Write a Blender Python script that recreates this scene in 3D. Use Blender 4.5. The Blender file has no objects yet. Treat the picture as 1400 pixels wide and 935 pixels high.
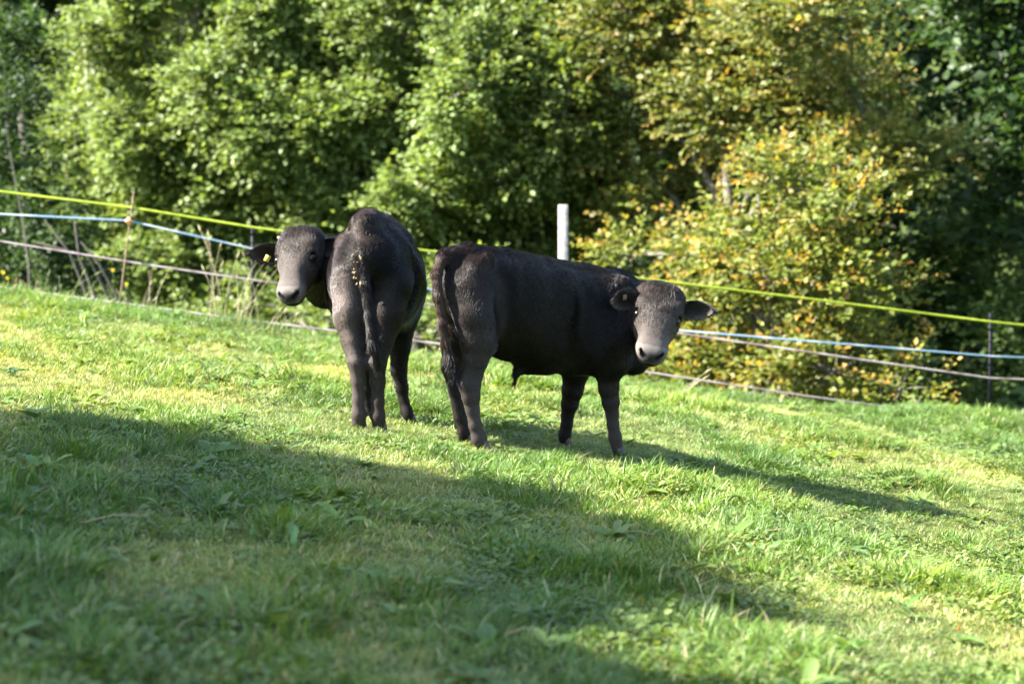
import bpy, math
import numpy as np
from mathutils import Vector, Matrix

DEBUG = ''
rng = np.random.default_rng(7)
scene = bpy.context.scene
col = scene.collection

# ------------------------------------------------------------------ camera, sky, sun, exposure
CAMZ, FPX, PITCH = 1.5, 100 / 36 * 1400, math.atan(227.5 / (100 / 36 * 1400))
cd = bpy.data.cameras.new('camera'); cam = bpy.data.objects.new('camera', cd); col.objects.link(cam)
cd.lens = 100; cd.sensor_width = 36; cd.clip_end = 2000; cd.clip_start = 0.1
cam.location = (0, 0, CAMZ); cam.rotation_euler = (math.pi / 2 - PITCH, 0, 0)
cd.dof.use_dof = True; cd.dof.focus_distance = 14.4; cd.dof.aperture_fstop = 2.8
scene.camera = cam
SUN_EL = math.radians(38); SUN_BACK = math.radians(-8)
to_sun = Vector((-math.cos(SUN_EL) * math.cos(SUN_BACK), math.cos(SUN_EL) * math.sin(SUN_BACK), math.sin(SUN_EL)))
w = bpy.data.worlds.new('World'); scene.world = w; w.use_nodes = True
nt = w.node_tree; bg = nt.nodes['Background']
sky = nt.nodes.new('ShaderNodeTexSky'); sky.sky_type = 'NISHITA'; sky.sun_disc = False
sky.sun_elevation = SUN_EL; sky.sun_rotation = math.atan2(to_sun.x, to_sun.y)
nt.links.new(sky.outputs[0], bg.inputs[0]); bg.inputs[1].default_value = 0.085
sd = bpy.data.lights.new('sun', 'SUN'); sd.energy = 5.0; sd.angle = math.radians(0.5); sd.color = (1, .94, .84)
sun = bpy.data.objects.new('sun', sd); col.objects.link(sun)
sun.rotation_euler = to_sun.to_track_quat('Z', 'Y').to_euler()
scene.view_settings.view_transform = 'Standard'; scene.view_settings.look = 'None'
scene.view_settings.exposure = 2.87; scene.view_settings.gamma = 1
scene.render.engine = 'CYCLES'
try:
    scene.cycles.use_denoising = True
    scene.cycles.max_bounces = 8; scene.cycles.diffuse_bounces = 3; scene.cycles.transmission_bounces = 5
    scene.cycles_curves.shape = 'RIBBONS'
except Exception: pass
try: scene.render.hair_type = 'STRIP'
except Exception: pass

# ------------------------------------------------------------------ helpers
def at(px, row, y):
    """a point of the place seen at (px,row) of the photograph, y metres ahead"""
    u = (px - 700) / FPX; v = (467.5 - row) / FPX
    d = np.array([u, math.cos(PITCH) + v * math.sin(PITCH), -math.sin(PITCH) + v * math.cos(PITCH)])
    return np.array([0, 0, CAMZ]) + d * (y / d[1])

def hash2(i, j, s):
    n = (i * 374761393 + j * 668265263 + s * 974634777) & 0xffffffff
    n = ((n ^ (n >> 13)) * 1274126177) & 0xffffffff
    return ((n ^ (n >> 16)) & 0xffff) / 65535.0
def noise(x, y, s=0):
    x = np.asarray(x, float); y = np.asarray(y, float)
    i = np.floor(x).astype(np.int64); j = np.floor(y).astype(np.int64); fx = x - i; fy = y - j
    fx = fx * fx * (3 - 2 * fx); fy = fy * fy * (3 - 2 * fy)
    a = hash2(i, j, s); b = hash2(i + 1, j, s); c = hash2(i, j + 1, s); d = hash2(i + 1, j + 1, s)
    return (a * (1 - fx) + b * fx) * (1 - fy) + (c * (1 - fx) + d * fx) * fy
def sstep(a, b, x):
    t = np.clip((x - a) / (b - a), 0, 1); return t * t * (3 - 2 * t)

def H(x, y):
    x = np.asarray(x, float); y = np.asarray(y, float)
    z = -0.13 * np.clip(x, -40, 40)
    z = z + 0.09 * (noise(x * .55, y * .35, 3) - .5) * sstep(16.8, 20, y) + 0.05 * (noise(x * 1.3, y * 1.1, 5) - .5) * (1 - .8 * np.exp(-((y - 15.8) / 1.2) ** 2))
    cr = 23.4 + .5 * noise(x * .5, x * 0, 9)
    drop = np.clip(y - cr, 0, 12); z = z - (.02 + .06 * sstep(-3, -.5, x) - .12 * sstep(2.7, 3.9, x)) * sstep(18.5, 23.2, y) - .17 * sstep(.7, 2.4, x) * np.exp(-((y - 14.5) / 2.2) ** 2) - .10 * drop - .02 * drop * drop * (drop < 5) - (drop >= 5) * (.5 + .2 * (drop - 5))
    z = z + .62 * np.clip(y - 38, 0, 90)
    z = z + sstep(30, 45, y) * 1.5 * (noise(x * .15, y * .15, 11) - .5)
    return z

def mesh_obj(name, V, F, mats=(), parent=None, smooth=True, attrs=None, loc=None):
    """F: list of arrays (n,3)/(n,4) or list of index lists"""
    me = bpy.data.meshes.new(name)
    V = np.asarray(V, np.float32)
    if isinstance(F, (list, tuple)) and len(F) and isinstance(F[0], np.ndarray) and F[0].ndim == 2:
        arrs = F
    elif isinstance(F, np.ndarray): arrs = [F]
    else: arrs = None
    if arrs is not None:
        loops = np.concatenate([a.ravel() for a in arrs]).astype(np.int32)
        tot = np.concatenate([np.full(len(a), a.shape[1]) for a in arrs]).astype(np.int32)
        start = np.concatenate([[0], np.cumsum(tot)[:-1]]).astype(np.int32)
        me.vertices.add(len(V)); me.vertices.foreach_set('co', V.ravel())
        me.loops.add(len(loops)); me.loops.foreach_set('vertex_index', loops)
        me.polygons.add(len(tot)); me.polygons.foreach_set('loop_start', start)
        try: me.polygons.foreach_set('loop_total', tot)
        except Exception: pass
        me.update(calc_edges=True)
    else:
        me.from_pydata(V.tolist(), [], F); me.update()
    if smooth: me.polygons.foreach_set('use_smooth', np.ones(len(me.polygons), bool))
    for k, a in (attrs or {}).items():
        a = np.asarray(a, np.float32)
        if a.ndim == 2:
            at_ = me.attributes.new(k, 'FLOAT_COLOR', 'POINT')
            at_.data.foreach_set('color', np.concatenate([a, np.ones((len(a), 1), np.float32)], 1).ravel())
        else:
            at_ = me.attributes.new(k, 'FLOAT', 'POINT'); at_.data.foreach_set('value', a)
    for m in (mats if isinstance(mats, (list, tuple)) else [mats]): me.materials.append(m)
    o = bpy.data.objects.new(name, me); col.objects.link(o)
    if parent is not None: o.parent = parent
    if loc is not None: o.location = loc
    return o

def tag(o, label=None, cat=None, group=None, kind=None):
    for k, v in (('label', label), ('category', cat), ('group', group), ('kind', kind)):
        if v: o[k] = v
    return o
def empty(name, loc):
    o = bpy.data.objects.new(name, None); col.objects.link(o); o.location = loc; o.empty_display_size = .1
    return o

def nrm(v): v = np.asarray(v, float); return v / (np.linalg.norm(v, axis=-1, keepdims=True) + 1e-12)

class MB:
    def __init__(s): s.V = []; s.F3 = []; s.F4 = []; s.n = 0; s.C = []
    def add(s, V, F, c=None):
        V = np.asarray(V, float); F = np.asarray(F, int) + s.n
        s.V.append(V); (s.F3 if F.shape[1] == 3 else s.F4).append(F); s.n += len(V)
        s.C.append(np.tile(c if c is not None else (1, 1, 1), (len(V), 1)))
    def tube(s, P, R, k=8, c=None, flat=1.0, cap=True):
        P = np.asarray(P, float); R = np.broadcast_to(np.asarray(R, float), (len(P),))
        T = nrm(np.gradient(P, axis=0)); ref = np.array([0, 0, 1.]) if abs(T[0, 2]) < .9 else np.array([1., 0, 0])
        V = []
        for p, t, r in zip(P, T, R):
            a = nrm(np.cross(t, ref)); b = np.cross(a, t); ref = b if abs(np.dot(b, t)) < .9 else ref
            for q in range(k):
                an = 2 * math.pi * q / k; V.append(p + a * math.cos(an) * r * flat + b * math.sin(an) * r)
        n = len(P); F = [(i * k + q, i * k + (q + 1) % k, (i + 1) * k + (q + 1) % k, (i + 1) * k + q) for i in range(n - 1) for q in range(k)]
        m = s.n; s.add(V, F, c)
        if cap:
            V2 = [P[0], P[-1]]; b0 = s.n
            s.V.append(np.array(V2)); s.n += 2; s.C.append(np.tile(c if c is not None else (1, 1, 1), (2, 1)))
            s.F3.append(np.array([(b0, m + (q + 1) % k, m + q) for q in range(k)] + [(b0 + 1, m + (n - 1) * k + q, m + (n - 1) * k + (q + 1) % k) for q in range(k)]))
    def box(s, c, d, rot=None, col_=None, bev=0.0):
        d = np.array(d) / 2.; V = np.array([(x, y, z) for x in (-1, 1) for y in (-1, 1) for z in (-1, 1)]) * d
        if rot is not None: V = V @ np.array(rot).T
        s.add(V + np.array(c), [(0, 1, 3, 2), (4, 6, 7, 5), (0, 4, 5, 1), (2, 3, 7, 6), (0, 2, 6, 4), (1, 5, 7, 3)], col_)
    def build(s, name, mat, parent=None, smooth=True, loc=None):
        V = np.concatenate(s.V); C = np.concatenate(s.C)
        if loc is not None: V = V - np.array(loc)
        F = [np.concatenate(a) for a in (s.F3, s.F4) if a]
        return mesh_obj(name, V, F, mat, parent, smooth, {'tint': C}, loc)

# ------------------------------------------------------------------ materials
def new_mat(name):
    m = bpy.data.materials.new(name); m.use_nodes = True; t = m.node_tree
    return m, t, t.nodes['Principled BSDF'], t.nodes['Material Output']
def setin(b, **k):
    for n, v in k.items():
        n = n.replace('_', ' ')
        if n in b.inputs: b.inputs[n].default_value = v
def simple(name, c, rough=.7, bump=0.0, scale=40, var=.25, spec=.4):
    m, t, b, o = new_mat(name); setin(b, Roughness=rough); b.inputs['Specular IOR Level'].default_value = spec
    tc = t.nodes.new('ShaderNodeTexCoord'); n = t.nodes.new('ShaderNodeTexNoise'); n.inputs['Scale'].default_value = scale; n.inputs['Detail'].default_value = 6
    t.links.new(tc.outputs['Object'], n.inputs['Vector'])
    r = t.nodes.new('ShaderNodeValToRGB'); r.color_ramp.elements[0].position = .3; r.color_ramp.elements[1].position = .7
    r.color_ramp.elements[0].color = tuple(x * (1 - var) for x in c) + (1,); r.color_ramp.elements[1].color = tuple(min(1, x * (1 + var)) for x in c) + (1,)
    t.links.new(n.outputs[0], r.inputs[0]); t.links.new(r.outputs[0], b.inputs['Base Color'])
    if bump:
        bp = t.nodes.new('ShaderNodeBump'); bp.inputs['Strength'].default_value = bump; bp.inputs['Distance'].default_value = .01
        t.links.new(n.outputs[0], bp.inputs['Height']); t.links.new(bp.outputs[0], b.inputs['Normal'])
    return m
def leafy(name, attr='tint', inst=None, trans=.4, rough=.45, spec=.4, tcol=(1.15, 1.1, .55)):
    """thin leaf or blade: colour from the mesh, light passes through it"""
    m, t, b, o = new_mat(name); setin(b, Roughness=rough); b.inputs['Specular IOR Level'].default_value = spec
    a = t.nodes.new('ShaderNodeAttribute'); a.attribute_name = attr; c = a.outputs['Color']
    if inst:
        a2 = t.nodes.new('ShaderNodeAttribute'); a2.attribute_name = inst; a2.attribute_type = 'INSTANCER'
        mx = t.nodes.new('ShaderNodeMix'); mx.data_type = 'RGBA'; mx.blend_type = 'MULTIPLY'; mx.inputs['Factor'].default_value = 1
        t.links.new(c, mx.inputs['A']); t.links.new(a2.outputs['Color'], mx.inputs['B']); c = mx.outputs['Result']
    t.links.new(c, b.inputs['Base Color'])
    tr = t.nodes.new('ShaderNodeBsdfTranslucent')
    m2 = t.nodes.new('ShaderNodeMix'); m2.data_type = 'RGBA'; m2.blend_type = 'MULTIPLY'; m2.inputs['Factor'].default_value = 1; m2.inputs['B'].default_value = tcol + (1,)
    t.links.new(c, m2.inputs['A']); t.links.new(m2.outputs['Result'], tr.inputs[0])
    ms = t.nodes.new('ShaderNodeMixShader'); ms.inputs[0].default_value = trans
    t.links.new(b.outputs[0], ms.inputs[1]); t.links.new(tr.outputs[0], ms.inputs[2]); t.links.new(ms.outputs[0], o.inputs[0])
    return m
M_leaf = leafy('foliage_leaf', trans=.48, rough=.5, spec=.3)
M_grass = leafy('grass_blade', inst='shade_tint', trans=.38, rough=.5, spec=.35)
M_plant = leafy('broad_leaf', trans=.3, rough=.4, spec=.5)
M_bark = simple('bark', (.13, .115, .095), .9, .6, 18, .4)
M_bark_dark = simple('dark_bark', (.05, .045, .038), .9, .6, 18, .4)
M_bark_pale = simple('pale_bark', (.30, .28, .24), .85, .5, 14, .35)
M_black_plastic = simple('black_plastic', (.005, .006, .009), .6, .05, 60, .2, .15)
M_grey_wood = simple('weathered_wood', (.24, .225, .205), .85, .5, 22, .4)
M_orange = simple('orange_plastic', (.75, .32, .14), .45, 0, 30, .1)
M_rod = simple('rusty_rod', (.15, .10, .07), .7, .2, 80, .4)
M_hoof = simple('hoof_horn', (.045, .038, .032), .55, .3, 60, .3)
M_eye = simple('eye_dark', (.006, .005, .004), .22, 0, 30, .1, .35)
M_tag = simple('yellow_tag', (.55, .45, .06), .45, 0, 60, .15)
M_petal = leafy('petal', trans=.3, rough=.5, spec=.3, tcol=(1, 1, 1))
M_dung = simple('dried_dung', (.17, .13, .07), .9, .3, 90, .5)

def ground_mat():
    m, t, b, o = new_mat('soil_and_thatch'); setin(b, Roughness=.95); b.inputs['Specular IOR Level'].default_value = .1
    tc = t.nodes.new('ShaderNodeTexCoord')
    n = t.nodes.new('ShaderNodeTexNoise'); n.inputs['Scale'].default_value = 35; n.inputs['Detail'].default_value = 8
    n2 = t.nodes.new('ShaderNodeTexNoise'); n2.inputs['Scale'].default_value = 1.7; n2.inputs['Detail'].default_value = 4
    for q in (n, n2): t.links.new(tc.outputs['Object'], q.inputs['Vector'])
    r = t.nodes.new('ShaderNodeValToRGB'); e = r.color_ramp.elements
    e[0].position = .3; e[0].color = (.03, .04, .012, 1); e[1].position = .72; e[1].color = (.065, .085, .028, 1)
    q = e.new(.5); q.color = (.06, .085, .02, 1)
    mx = t.nodes.new('ShaderNodeMath'); mx.operation = 'MULTIPLY_ADD'; mx.inputs[1].default_value = .6
    m3 = t.nodes.new('ShaderNodeMath'); m3.operation = 'MULTIPLY'; m3.inputs[1].default_value = .4
    t.links.new(n2.outputs[0], m3.inputs[0]); t.links.new(n.outputs[0], mx.inputs[0]); t.links.new(m3.outputs[0], mx.inputs[2])
    t.links.new(mx.outputs[0], r.inputs[0]); t.links.new(r.outputs[0], b.inputs['Base Color'])
    bp = t.nodes.new('ShaderNodeBump'); bp.inputs['Strength'].default_value = .8; bp.inputs['Distance'].default_value = .03
    t.links.new(n.outputs[0], bp.inputs['Height']); t.links.new(bp.outputs[0], b.inputs['Normal'])
    return m
M_ground = ground_mat()

def coat_mat():
    m, t, b, o = new_mat('calf_skin'); setin(b, Roughness=.6); b.inputs['Specular IOR Level'].default_value = .08
    a = t.nodes.new('ShaderNodeAttribute'); a.attribute_name = 'coat'
    n = t.nodes.new('ShaderNodeTexNoise'); n.inputs['Scale'].default_value = 60; n.inputs['Detail'].default_value = 4
    tc = t.nodes.new('ShaderNodeTexCoord'); t.links.new(tc.outputs['Object'], n.inputs['Vector'])
    mp = t.nodes.new('ShaderNodeMapRange'); mp.inputs['To Min'].default_value = .7; mp.inputs['To Max'].default_value = 1.3
    t.links.new(n.outputs[0], mp.inputs['Value'])
    mx = t.nodes.new('ShaderNodeVectorMath'); mx.operation = 'SCALE'
    t.links.new(a.outputs['Color'], mx.inputs[0]); t.links.new(mp.outputs[0], mx.inputs['Scale']); t.links.new(mx.outputs[0], b.inputs['Base Color'])
    ar = t.nodes.new('ShaderNodeAttribute'); ar.attribute_name = 'wet'
    mr = t.nodes.new('ShaderNodeMapRange'); mr.inputs['To Min'].default_value = .65; mr.inputs['To Max'].default_value = .28
    t.links.new(ar.outputs['Fac'], mr.inputs['Value']); t.links.new(mr.outputs[0], b.inputs['Roughness'])
    bp = t.nodes.new('ShaderNodeBump'); bp.inputs['Strength'].default_value = .12; bp.inputs['Distance'].default_value = .002
    t.links.new(n.outputs[0], bp.inputs['Height']); t.links.new(bp.outputs[0], b.inputs['Normal'])
    return m
M_skin = coat_mat()
def hair_mat():
    m = bpy.data.materials.new('calf_hair'); m.use_nodes = True; t = m.node_tree; t.nodes.clear()
    o = t.nodes.new('ShaderNodeOutputMaterial'); a = t.nodes.new('ShaderNodeAttribute'); a.attribute_name = 'coat'
    h = t.nodes.new('ShaderNodeBsdfPrincipled'); h.inputs['Roughness'].default_value = .38; h.inputs['Specular IOR Level'].default_value = .2
    t.links.new(a.outputs['Color'], h.inputs['Base Color']); t.links.new(h.outputs[0], o.inputs[0])
    return m
M_hair = hair_mat()

# ------------------------------------------------------------------ the ground
def axis(segs):
    out = []
    for a, b, s in segs: out.append(np.arange(a, b, s))
    return np.concatenate(out + [[segs[-1][1]]])
gx = axis([(-120, -20, 5), (-20, -6, .7), (-6, 6, .1), (6, 20, .7), (20, 120, 5)])
gy = axis([(-40, 6, 2.5), (6, 26, .1), (26, 60, .8), (60, 150, 5)])
X, Y = np.meshgrid(gx, gy, indexing='ij'); Z = H(X, Y)
ii = np.arange(len(gx) * len(gy)).reshape(len(gx), len(gy))
F = np.stack([ii[:-1, :-1], ii[1:, :-1], ii[1:, 1:], ii[:-1, 1:]], -1).reshape(-1, 4)
g = mesh_obj('ground', np.stack([X, Y, Z], -1).reshape(-1, 3), [F], M_ground)
tag(g, kind='structure')

# ------------------------------------------------------------------ body builder: one continuous skin from tapered sections
BIG = 1.0
def smin(a, b, k):
    h = np.clip(k - np.abs(a - b), 0, None) / k
    return np.minimum(a, b) - h * h * k * .25
class Loft:
    """stations: (P, halfwidth along side, halfheight, colour, hair length); side: the side direction; k: how softly it joins"""
    def __init__(s, st, side, k=.05, flowk=1.0, pw=2.0):
        s.pw = pw
        s.P = np.array([q[0] for q in st]); s.w = np.array([q[1] for q in st]); s.h = np.array([q[2] for q in st])
        s.c = np.array([q[3] for q in st]); s.L = np.array([q[4] for q in st]); s.side = nrm(side); s.k = k; s.flowk = flowk
    def dist(s, Q, want=False):
        best = None
        for i in range(len(s.P) - 1):
            a, b = s.P[i], s.P[i + 1]; ab = b - a; L2 = ab @ ab
            t = np.clip(((Q - a) @ ab) / L2, 0, 1); C = a + t[:, None] * ab
            d = Q - C; tv = ab / math.sqrt(L2); sd_ = s.side - tv * (s.side @ tv); sd_ /= np.linalg.norm(sd_); up = np.cross(tv, sd_)
            w_ = s.w[i] + (s.w[i + 1] - s.w[i]) * t; h_ = s.h[i] + (s.h[i + 1] - s.h[i]) * t
            e = (np.abs(d @ sd_ / w_) ** s.pw + np.abs(d @ up / h_) ** s.pw + np.abs(d @ tv / (.5 * (w_ + h_))) ** s.pw) ** (1 / s.pw) + 1e-6
            ln = np.sqrt((d * d).sum(1)); f = ln - ln / e
            f = np.where(ln < 1e-4, -np.minimum(w_, h_), f)
            if best is None:
                best = f; bt = f.copy(); bc = s.c[i] + (s.c[i + 1] - s.c[i]) * t[:, None]; bl = s.L[i] + (s.L[i + 1] - s.L[i]) * t; bf = np.tile(tv, (len(Q), 1))
            else:
                m = f < bt; bt = np.where(m, f, bt); best = smin(best, f, .02)
                if want:
                    bc = np.where(m[:, None], s.c[i] + (s.c[i + 1] - s.c[i]) * t[:, None], bc); bl = np.where(m, s.L[i] + (s.L[i + 1] - s.L[i]) * t, bl); bf = np.where(m[:, None], tv, bf)
        return (best, bc, bl, bf * s.flowk) if want else best
    def box(s, m):
        r = np.maximum(s.w, s.h)[:, None] + m
        return (s.P - r).min(0), (s.P + r).max(0)

def surface_nets(Fv, org, h):
    nx, ny, nz = Fv.shape; ins = Fv < 0
    cnt = np.zeros((nx - 1, ny - 1, nz - 1), np.int8); acc = np.zeros((nx - 1, ny - 1, nz - 1, 3), np.float32)
    base = [(0, 0, 0), (1, 0, 0), (0, 1, 0), (0, 0, 1), (1, 1, 0), (1, 0, 1), (0, 1, 1), (1, 1, 1)]
    sl = lambda o: (slice(o[0], nx - 1 + o[0]), slice(o[1], ny - 1 + o[1]), slice(o[2], nz - 1 + o[2]))
    for a in base:
        for ax in range(3):
            if a[ax]: continue
            b = list(a); b[ax] = 1
            fa = Fv[sl(a)]; fb = Fv[sl(b)]; m = (fa < 0) != (fb < 0)
            idx = np.nonzero(m); va = fa[idx]; vb = fb[idx]; t = va / (va - vb)
            p = np.tile(np.array(a, np.float32), (len(t), 1)); p[:, ax] += t
            acc[idx] += p; cnt[idx] += 1
    act = np.nonzero(cnt); V = acc[act] / cnt[act][:, None] + np.stack(act, 1); V = V * h + org
    ID = -np.ones(cnt.shape, np.int32); ID[act] = np.arange(len(V)); Fs = []
    for ax in range(3):
        u, v = (ax + 1) % 3, (ax + 2) % 3
        s0 = [slice(None)] * 3; s0[ax] = slice(0, -1); s1 = [slice(None)] * 3; s1[ax] = slice(1, None)
        A = ins[tuple(s0)]; B = ins[tuple(s1)]; m = A != B
        e = np.stack(np.nonzero(m), 1); e = e[(e[:, u] > 0) & (e[:, v] > 0) & (e[:, u] < Fv.shape[u] - 1) & (e[:, v] < Fv.shape[v] - 1)]
        q = []
        for du, dv in ((1, 1), (0, 1), (0, 0), (1, 0)):
            c = e.copy(); c[:, u] -= du; c[:, v] -= dv; q.append(ID[c[:, 0], c[:, 1], c[:, 2]])
        q = np.stack(q, 1); fl = ~A[e[:, 0], e[:, 1], e[:, 2]]; q[fl] = q[fl][:, ::-1]; Fs.append(q)
    return V, np.concatenate(Fs)

def vnormals(V, F):
    n = np.cross(V[F[:, 2]] - V[F[:, 0]], V[F[:, 3 if F.shape[1] == 4 else 1]] - V[F[:, 1 if F.shape[1] == 4 else 0]])
    if F.shape[1] == 3: n = np.cross(V[F[:, 1]] - V[F[:, 0]], V[F[:, 2]] - V[F[:, 0]])
    N = np.zeros_like(V)
    for j in range(F.shape[1]): np.add.at(N, F[:, j], n)
    return nrm(N)

def noise3(P, s, seed): return (noise(P[:, 0] * s + P[:, 2] * s * .37, P[:, 1] * s + P[:, 2] * s * .9, seed) + noise(P[:, 2] * s + 5, P[:, 0] * s * .8 - P[:, 1] * s * .5, seed + 1)) * .5

def fur(name, V, F, N, C, L, FL, count, parent, org, seed=1, thick=.0012, keep=None):
    r = np.random.default_rng(seed)
    tri = np.concatenate([F[:, [0, 1, 2]], F[:, [0, 2, 3]]]) if F.shape[1] == 4 else F
    ar = np.linalg.norm(np.cross(V[tri[:, 1]] - V[tri[:, 0]], V[tri[:, 2]] - V[tri[:, 0]]), axis=1)
    ar = ar * (L[tri].mean(1) > .0035)
    t = tri[r.choice(len(tri), count, p=ar / ar.sum())]
    a, b = r.random((2, count)); m = a + b > 1; a[m] = 1 - a[m]; b[m] = 1 - b[m]; cc = np.stack([1 - a - b, a, b], 1)[:, :, None]
    mixv = lambda A: (A[t] * cc).sum(1)
    p = mixv(V); n = nrm(mixv(N)); c = mixv(C); fl = mixv(FL); ln = (L[t] * cc[:, :, 0]).sum(1)
    fl = fl + np.array([0, 0, -.35])                     # hair hangs a little
    k1 = noise3(p, 7, 21)[:, None] - .5; k2 = noise3(p, 9, 31)[:, None] - .5; k3 = noise3(p, 30, 41)[:, None] - .5
    side = np.cross(n, fl); fl = fl + side * (k1 * 2.4 + k3 * .45)
    fl = nrm(fl - n * (fl * n).sum(1, keepdims=True) + r.normal(0, .05, p.shape))
    lift = .09 + .42 * np.clip(k2 + .05 + k3 * .2, 0, 1) + r.random((count, 1)) * .08
    ln = (ln * 1.5 * (.6 + .8 * r.random(count)))[:, None]
    K = 4; pts = np.zeros((count, K, 3))
    for j in range(K):
        s = j / (K - 1); pts[:, j] = p + ln * (fl * s * (1 - .15 * s) + n * lift * (s - .55 * s * s)) - n * .001
    cr = np.cross(n, fl); st_ = noise((p * nrm(cr)).sum(1) * 75, (p * fl).sum(1) * 9, 77) * .6 + noise((p * nrm(cr)).sum(1) * 32, (p * fl).sum(1) * 5, 78) * .4
    cu = bpy.data.hair_curves.new(name); cu.add_curves([K] * count)
    cu.points.foreach_set('position', (pts - org).reshape(-1).astype(np.float32))
    rad = np.tile(np.array([1, .9, .65, .15]) * thick, count).astype(np.float32)
    ra = cu.attributes.get('radius') or cu.attributes.new('radius', 'FLOAT', 'POINT'); ra.data.foreach_set('value', rad)
    c = c * (.25 + 2.6 * st_[:, None] ** 1.8) * (.7 + .6 * r.random((count, 1))) * (.45 + 1.2 * noise3(p, 8, 51)[:, None] * (.8 + .4 * noise3(p, 40, 53)[:, None]))
    ca = cu.attributes.new('coat', 'FLOAT_COLOR', 'CURVE'); ca.data.foreach_set('color', np.concatenate([c, np.ones((count, 1))], 1).astype(np.float32).ravel())
    cu.materials.append(M_hair)
    o = bpy.data.objects.new(name, cu); col.objects.link(o); o.parent = parent
    return o

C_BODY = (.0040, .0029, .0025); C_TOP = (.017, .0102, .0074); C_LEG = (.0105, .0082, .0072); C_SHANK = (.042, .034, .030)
C_HEAD = (.026, .019, .0155); C_FACE = (.050, .041, .036); C_PALE = (.115, .101, .092); C_PAD = (.014, .014, .017); C_DARK = (.004, .0035, .0032); C_TAIL = (.032, .019, .013); C_BUTT = (.0135, .0098, .0084)

class HeadFrame:
    def __init__(s, P0, P1, side, sc=1.0):
        s.sc = sc
        s.P0 = P0; s.f = nrm(P1 - P0); s.Lh = np.linalg.norm(P1 - P0); sd_ = np.array(side, float); sd_ -= s.f * (sd_ @ s.f); s.s = nrm(sd_)
        n = np.cross(s.f, s.s); s.n = n if n[1] < 0 else -n
    def at(s, t, x=0, z=0): return s.P0 + s.f * s.Lh * t + (s.s * x + s.n * z) * s.sc

def build_ear(name, base, axis_, face, length, half, parent, org, colr, rim, seed):
    """a cupped ear: two skins with a rim"""
    axis_ = nrm(axis_); face = nrm(np.array(face) - axis_ * (np.array(face) @ axis_)); up = np.cross(face, axis_)
    nu, nv = 16, 13; V = []; Cc = []
    for lay in (0, 1):
        for i in range(nu):
            u = i / (nu - 1); prof = (math.sin(math.pi * min(1, u ** .72 * .93 + .07)) ** .62) * (1 - .12 * (1 - u)); hw = half * max(prof, .03)
            for j in range(nv):
                v = -1 + 2 * j / (nv - 1); cup = (.55 - .25 * u) * half
                d = -cup * (1 - v * v) * (prof) - (.007 if lay else 0) * (1 - abs(v) ** 4)
                p = base + axis_ * length * u + up * v * hw + face * (d + .035 * u * u)
                V.append(p); ed = max(abs(v) ** 3, u ** 6)
                Cc.append(np.array(rim) * ed + np.array(colr) * (1 - ed) if lay == 0 else np.array(C_BODY) * 1.4)
    I = np.arange(2 * nu * nv).reshape(2, nu, nv); A = I[0]; B = I[1]
    F1 = np.stack([A[:-1, :-1], A[1:, :-1], A[1:, 1:], A[:-1, 1:]], -1).reshape(-1, 4)
    F2 = np.stack([B[:-1, :-1], B[:-1, 1:], B[1:, 1:], B[1:, :-1]], -1).reshape(-1, 4)
    rimf = []
    per = [(i, 0) for i in range(nu)] + [(nu - 1, j) for j in range(1, nv)] + [(i, nv - 1) for i in range(nu - 2, -1, -1)]
    for (a, b), (c, d) in zip(per[:-1], per[1:]): rimf.append((A[a, b], B[a, b], B[c, d], A[c, d]))
    F = np.concatenate([F1, F2, np.array(rimf)]); V = np.array(V); N = vnormals(V, F); Cc = np.array(Cc)
    o = mesh_obj(name, V - org, [F], M_skin, parent, True, {'coat': Cc, 'wet': np.zeros(len(V))})
    L = np.full(len(V), .020); FL = np.tile(axis_, (len(V), 1))
    # inner face hair grows outward too; push normals of each skin apart
    NN = N.copy(); inner = np.arange(len(V)) < nu * nv
    NN[inner] = nrm(face * .8 + NN[inner] * .2); NN[~inner] = nrm(-face * .8 + NN[~inner] * .2)
    fur('ear_hair', V, np.concatenate([F1, F2]), NN, Cc * 1.1, L, FL, 2600, o, org, seed, .0010)
    return o

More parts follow.
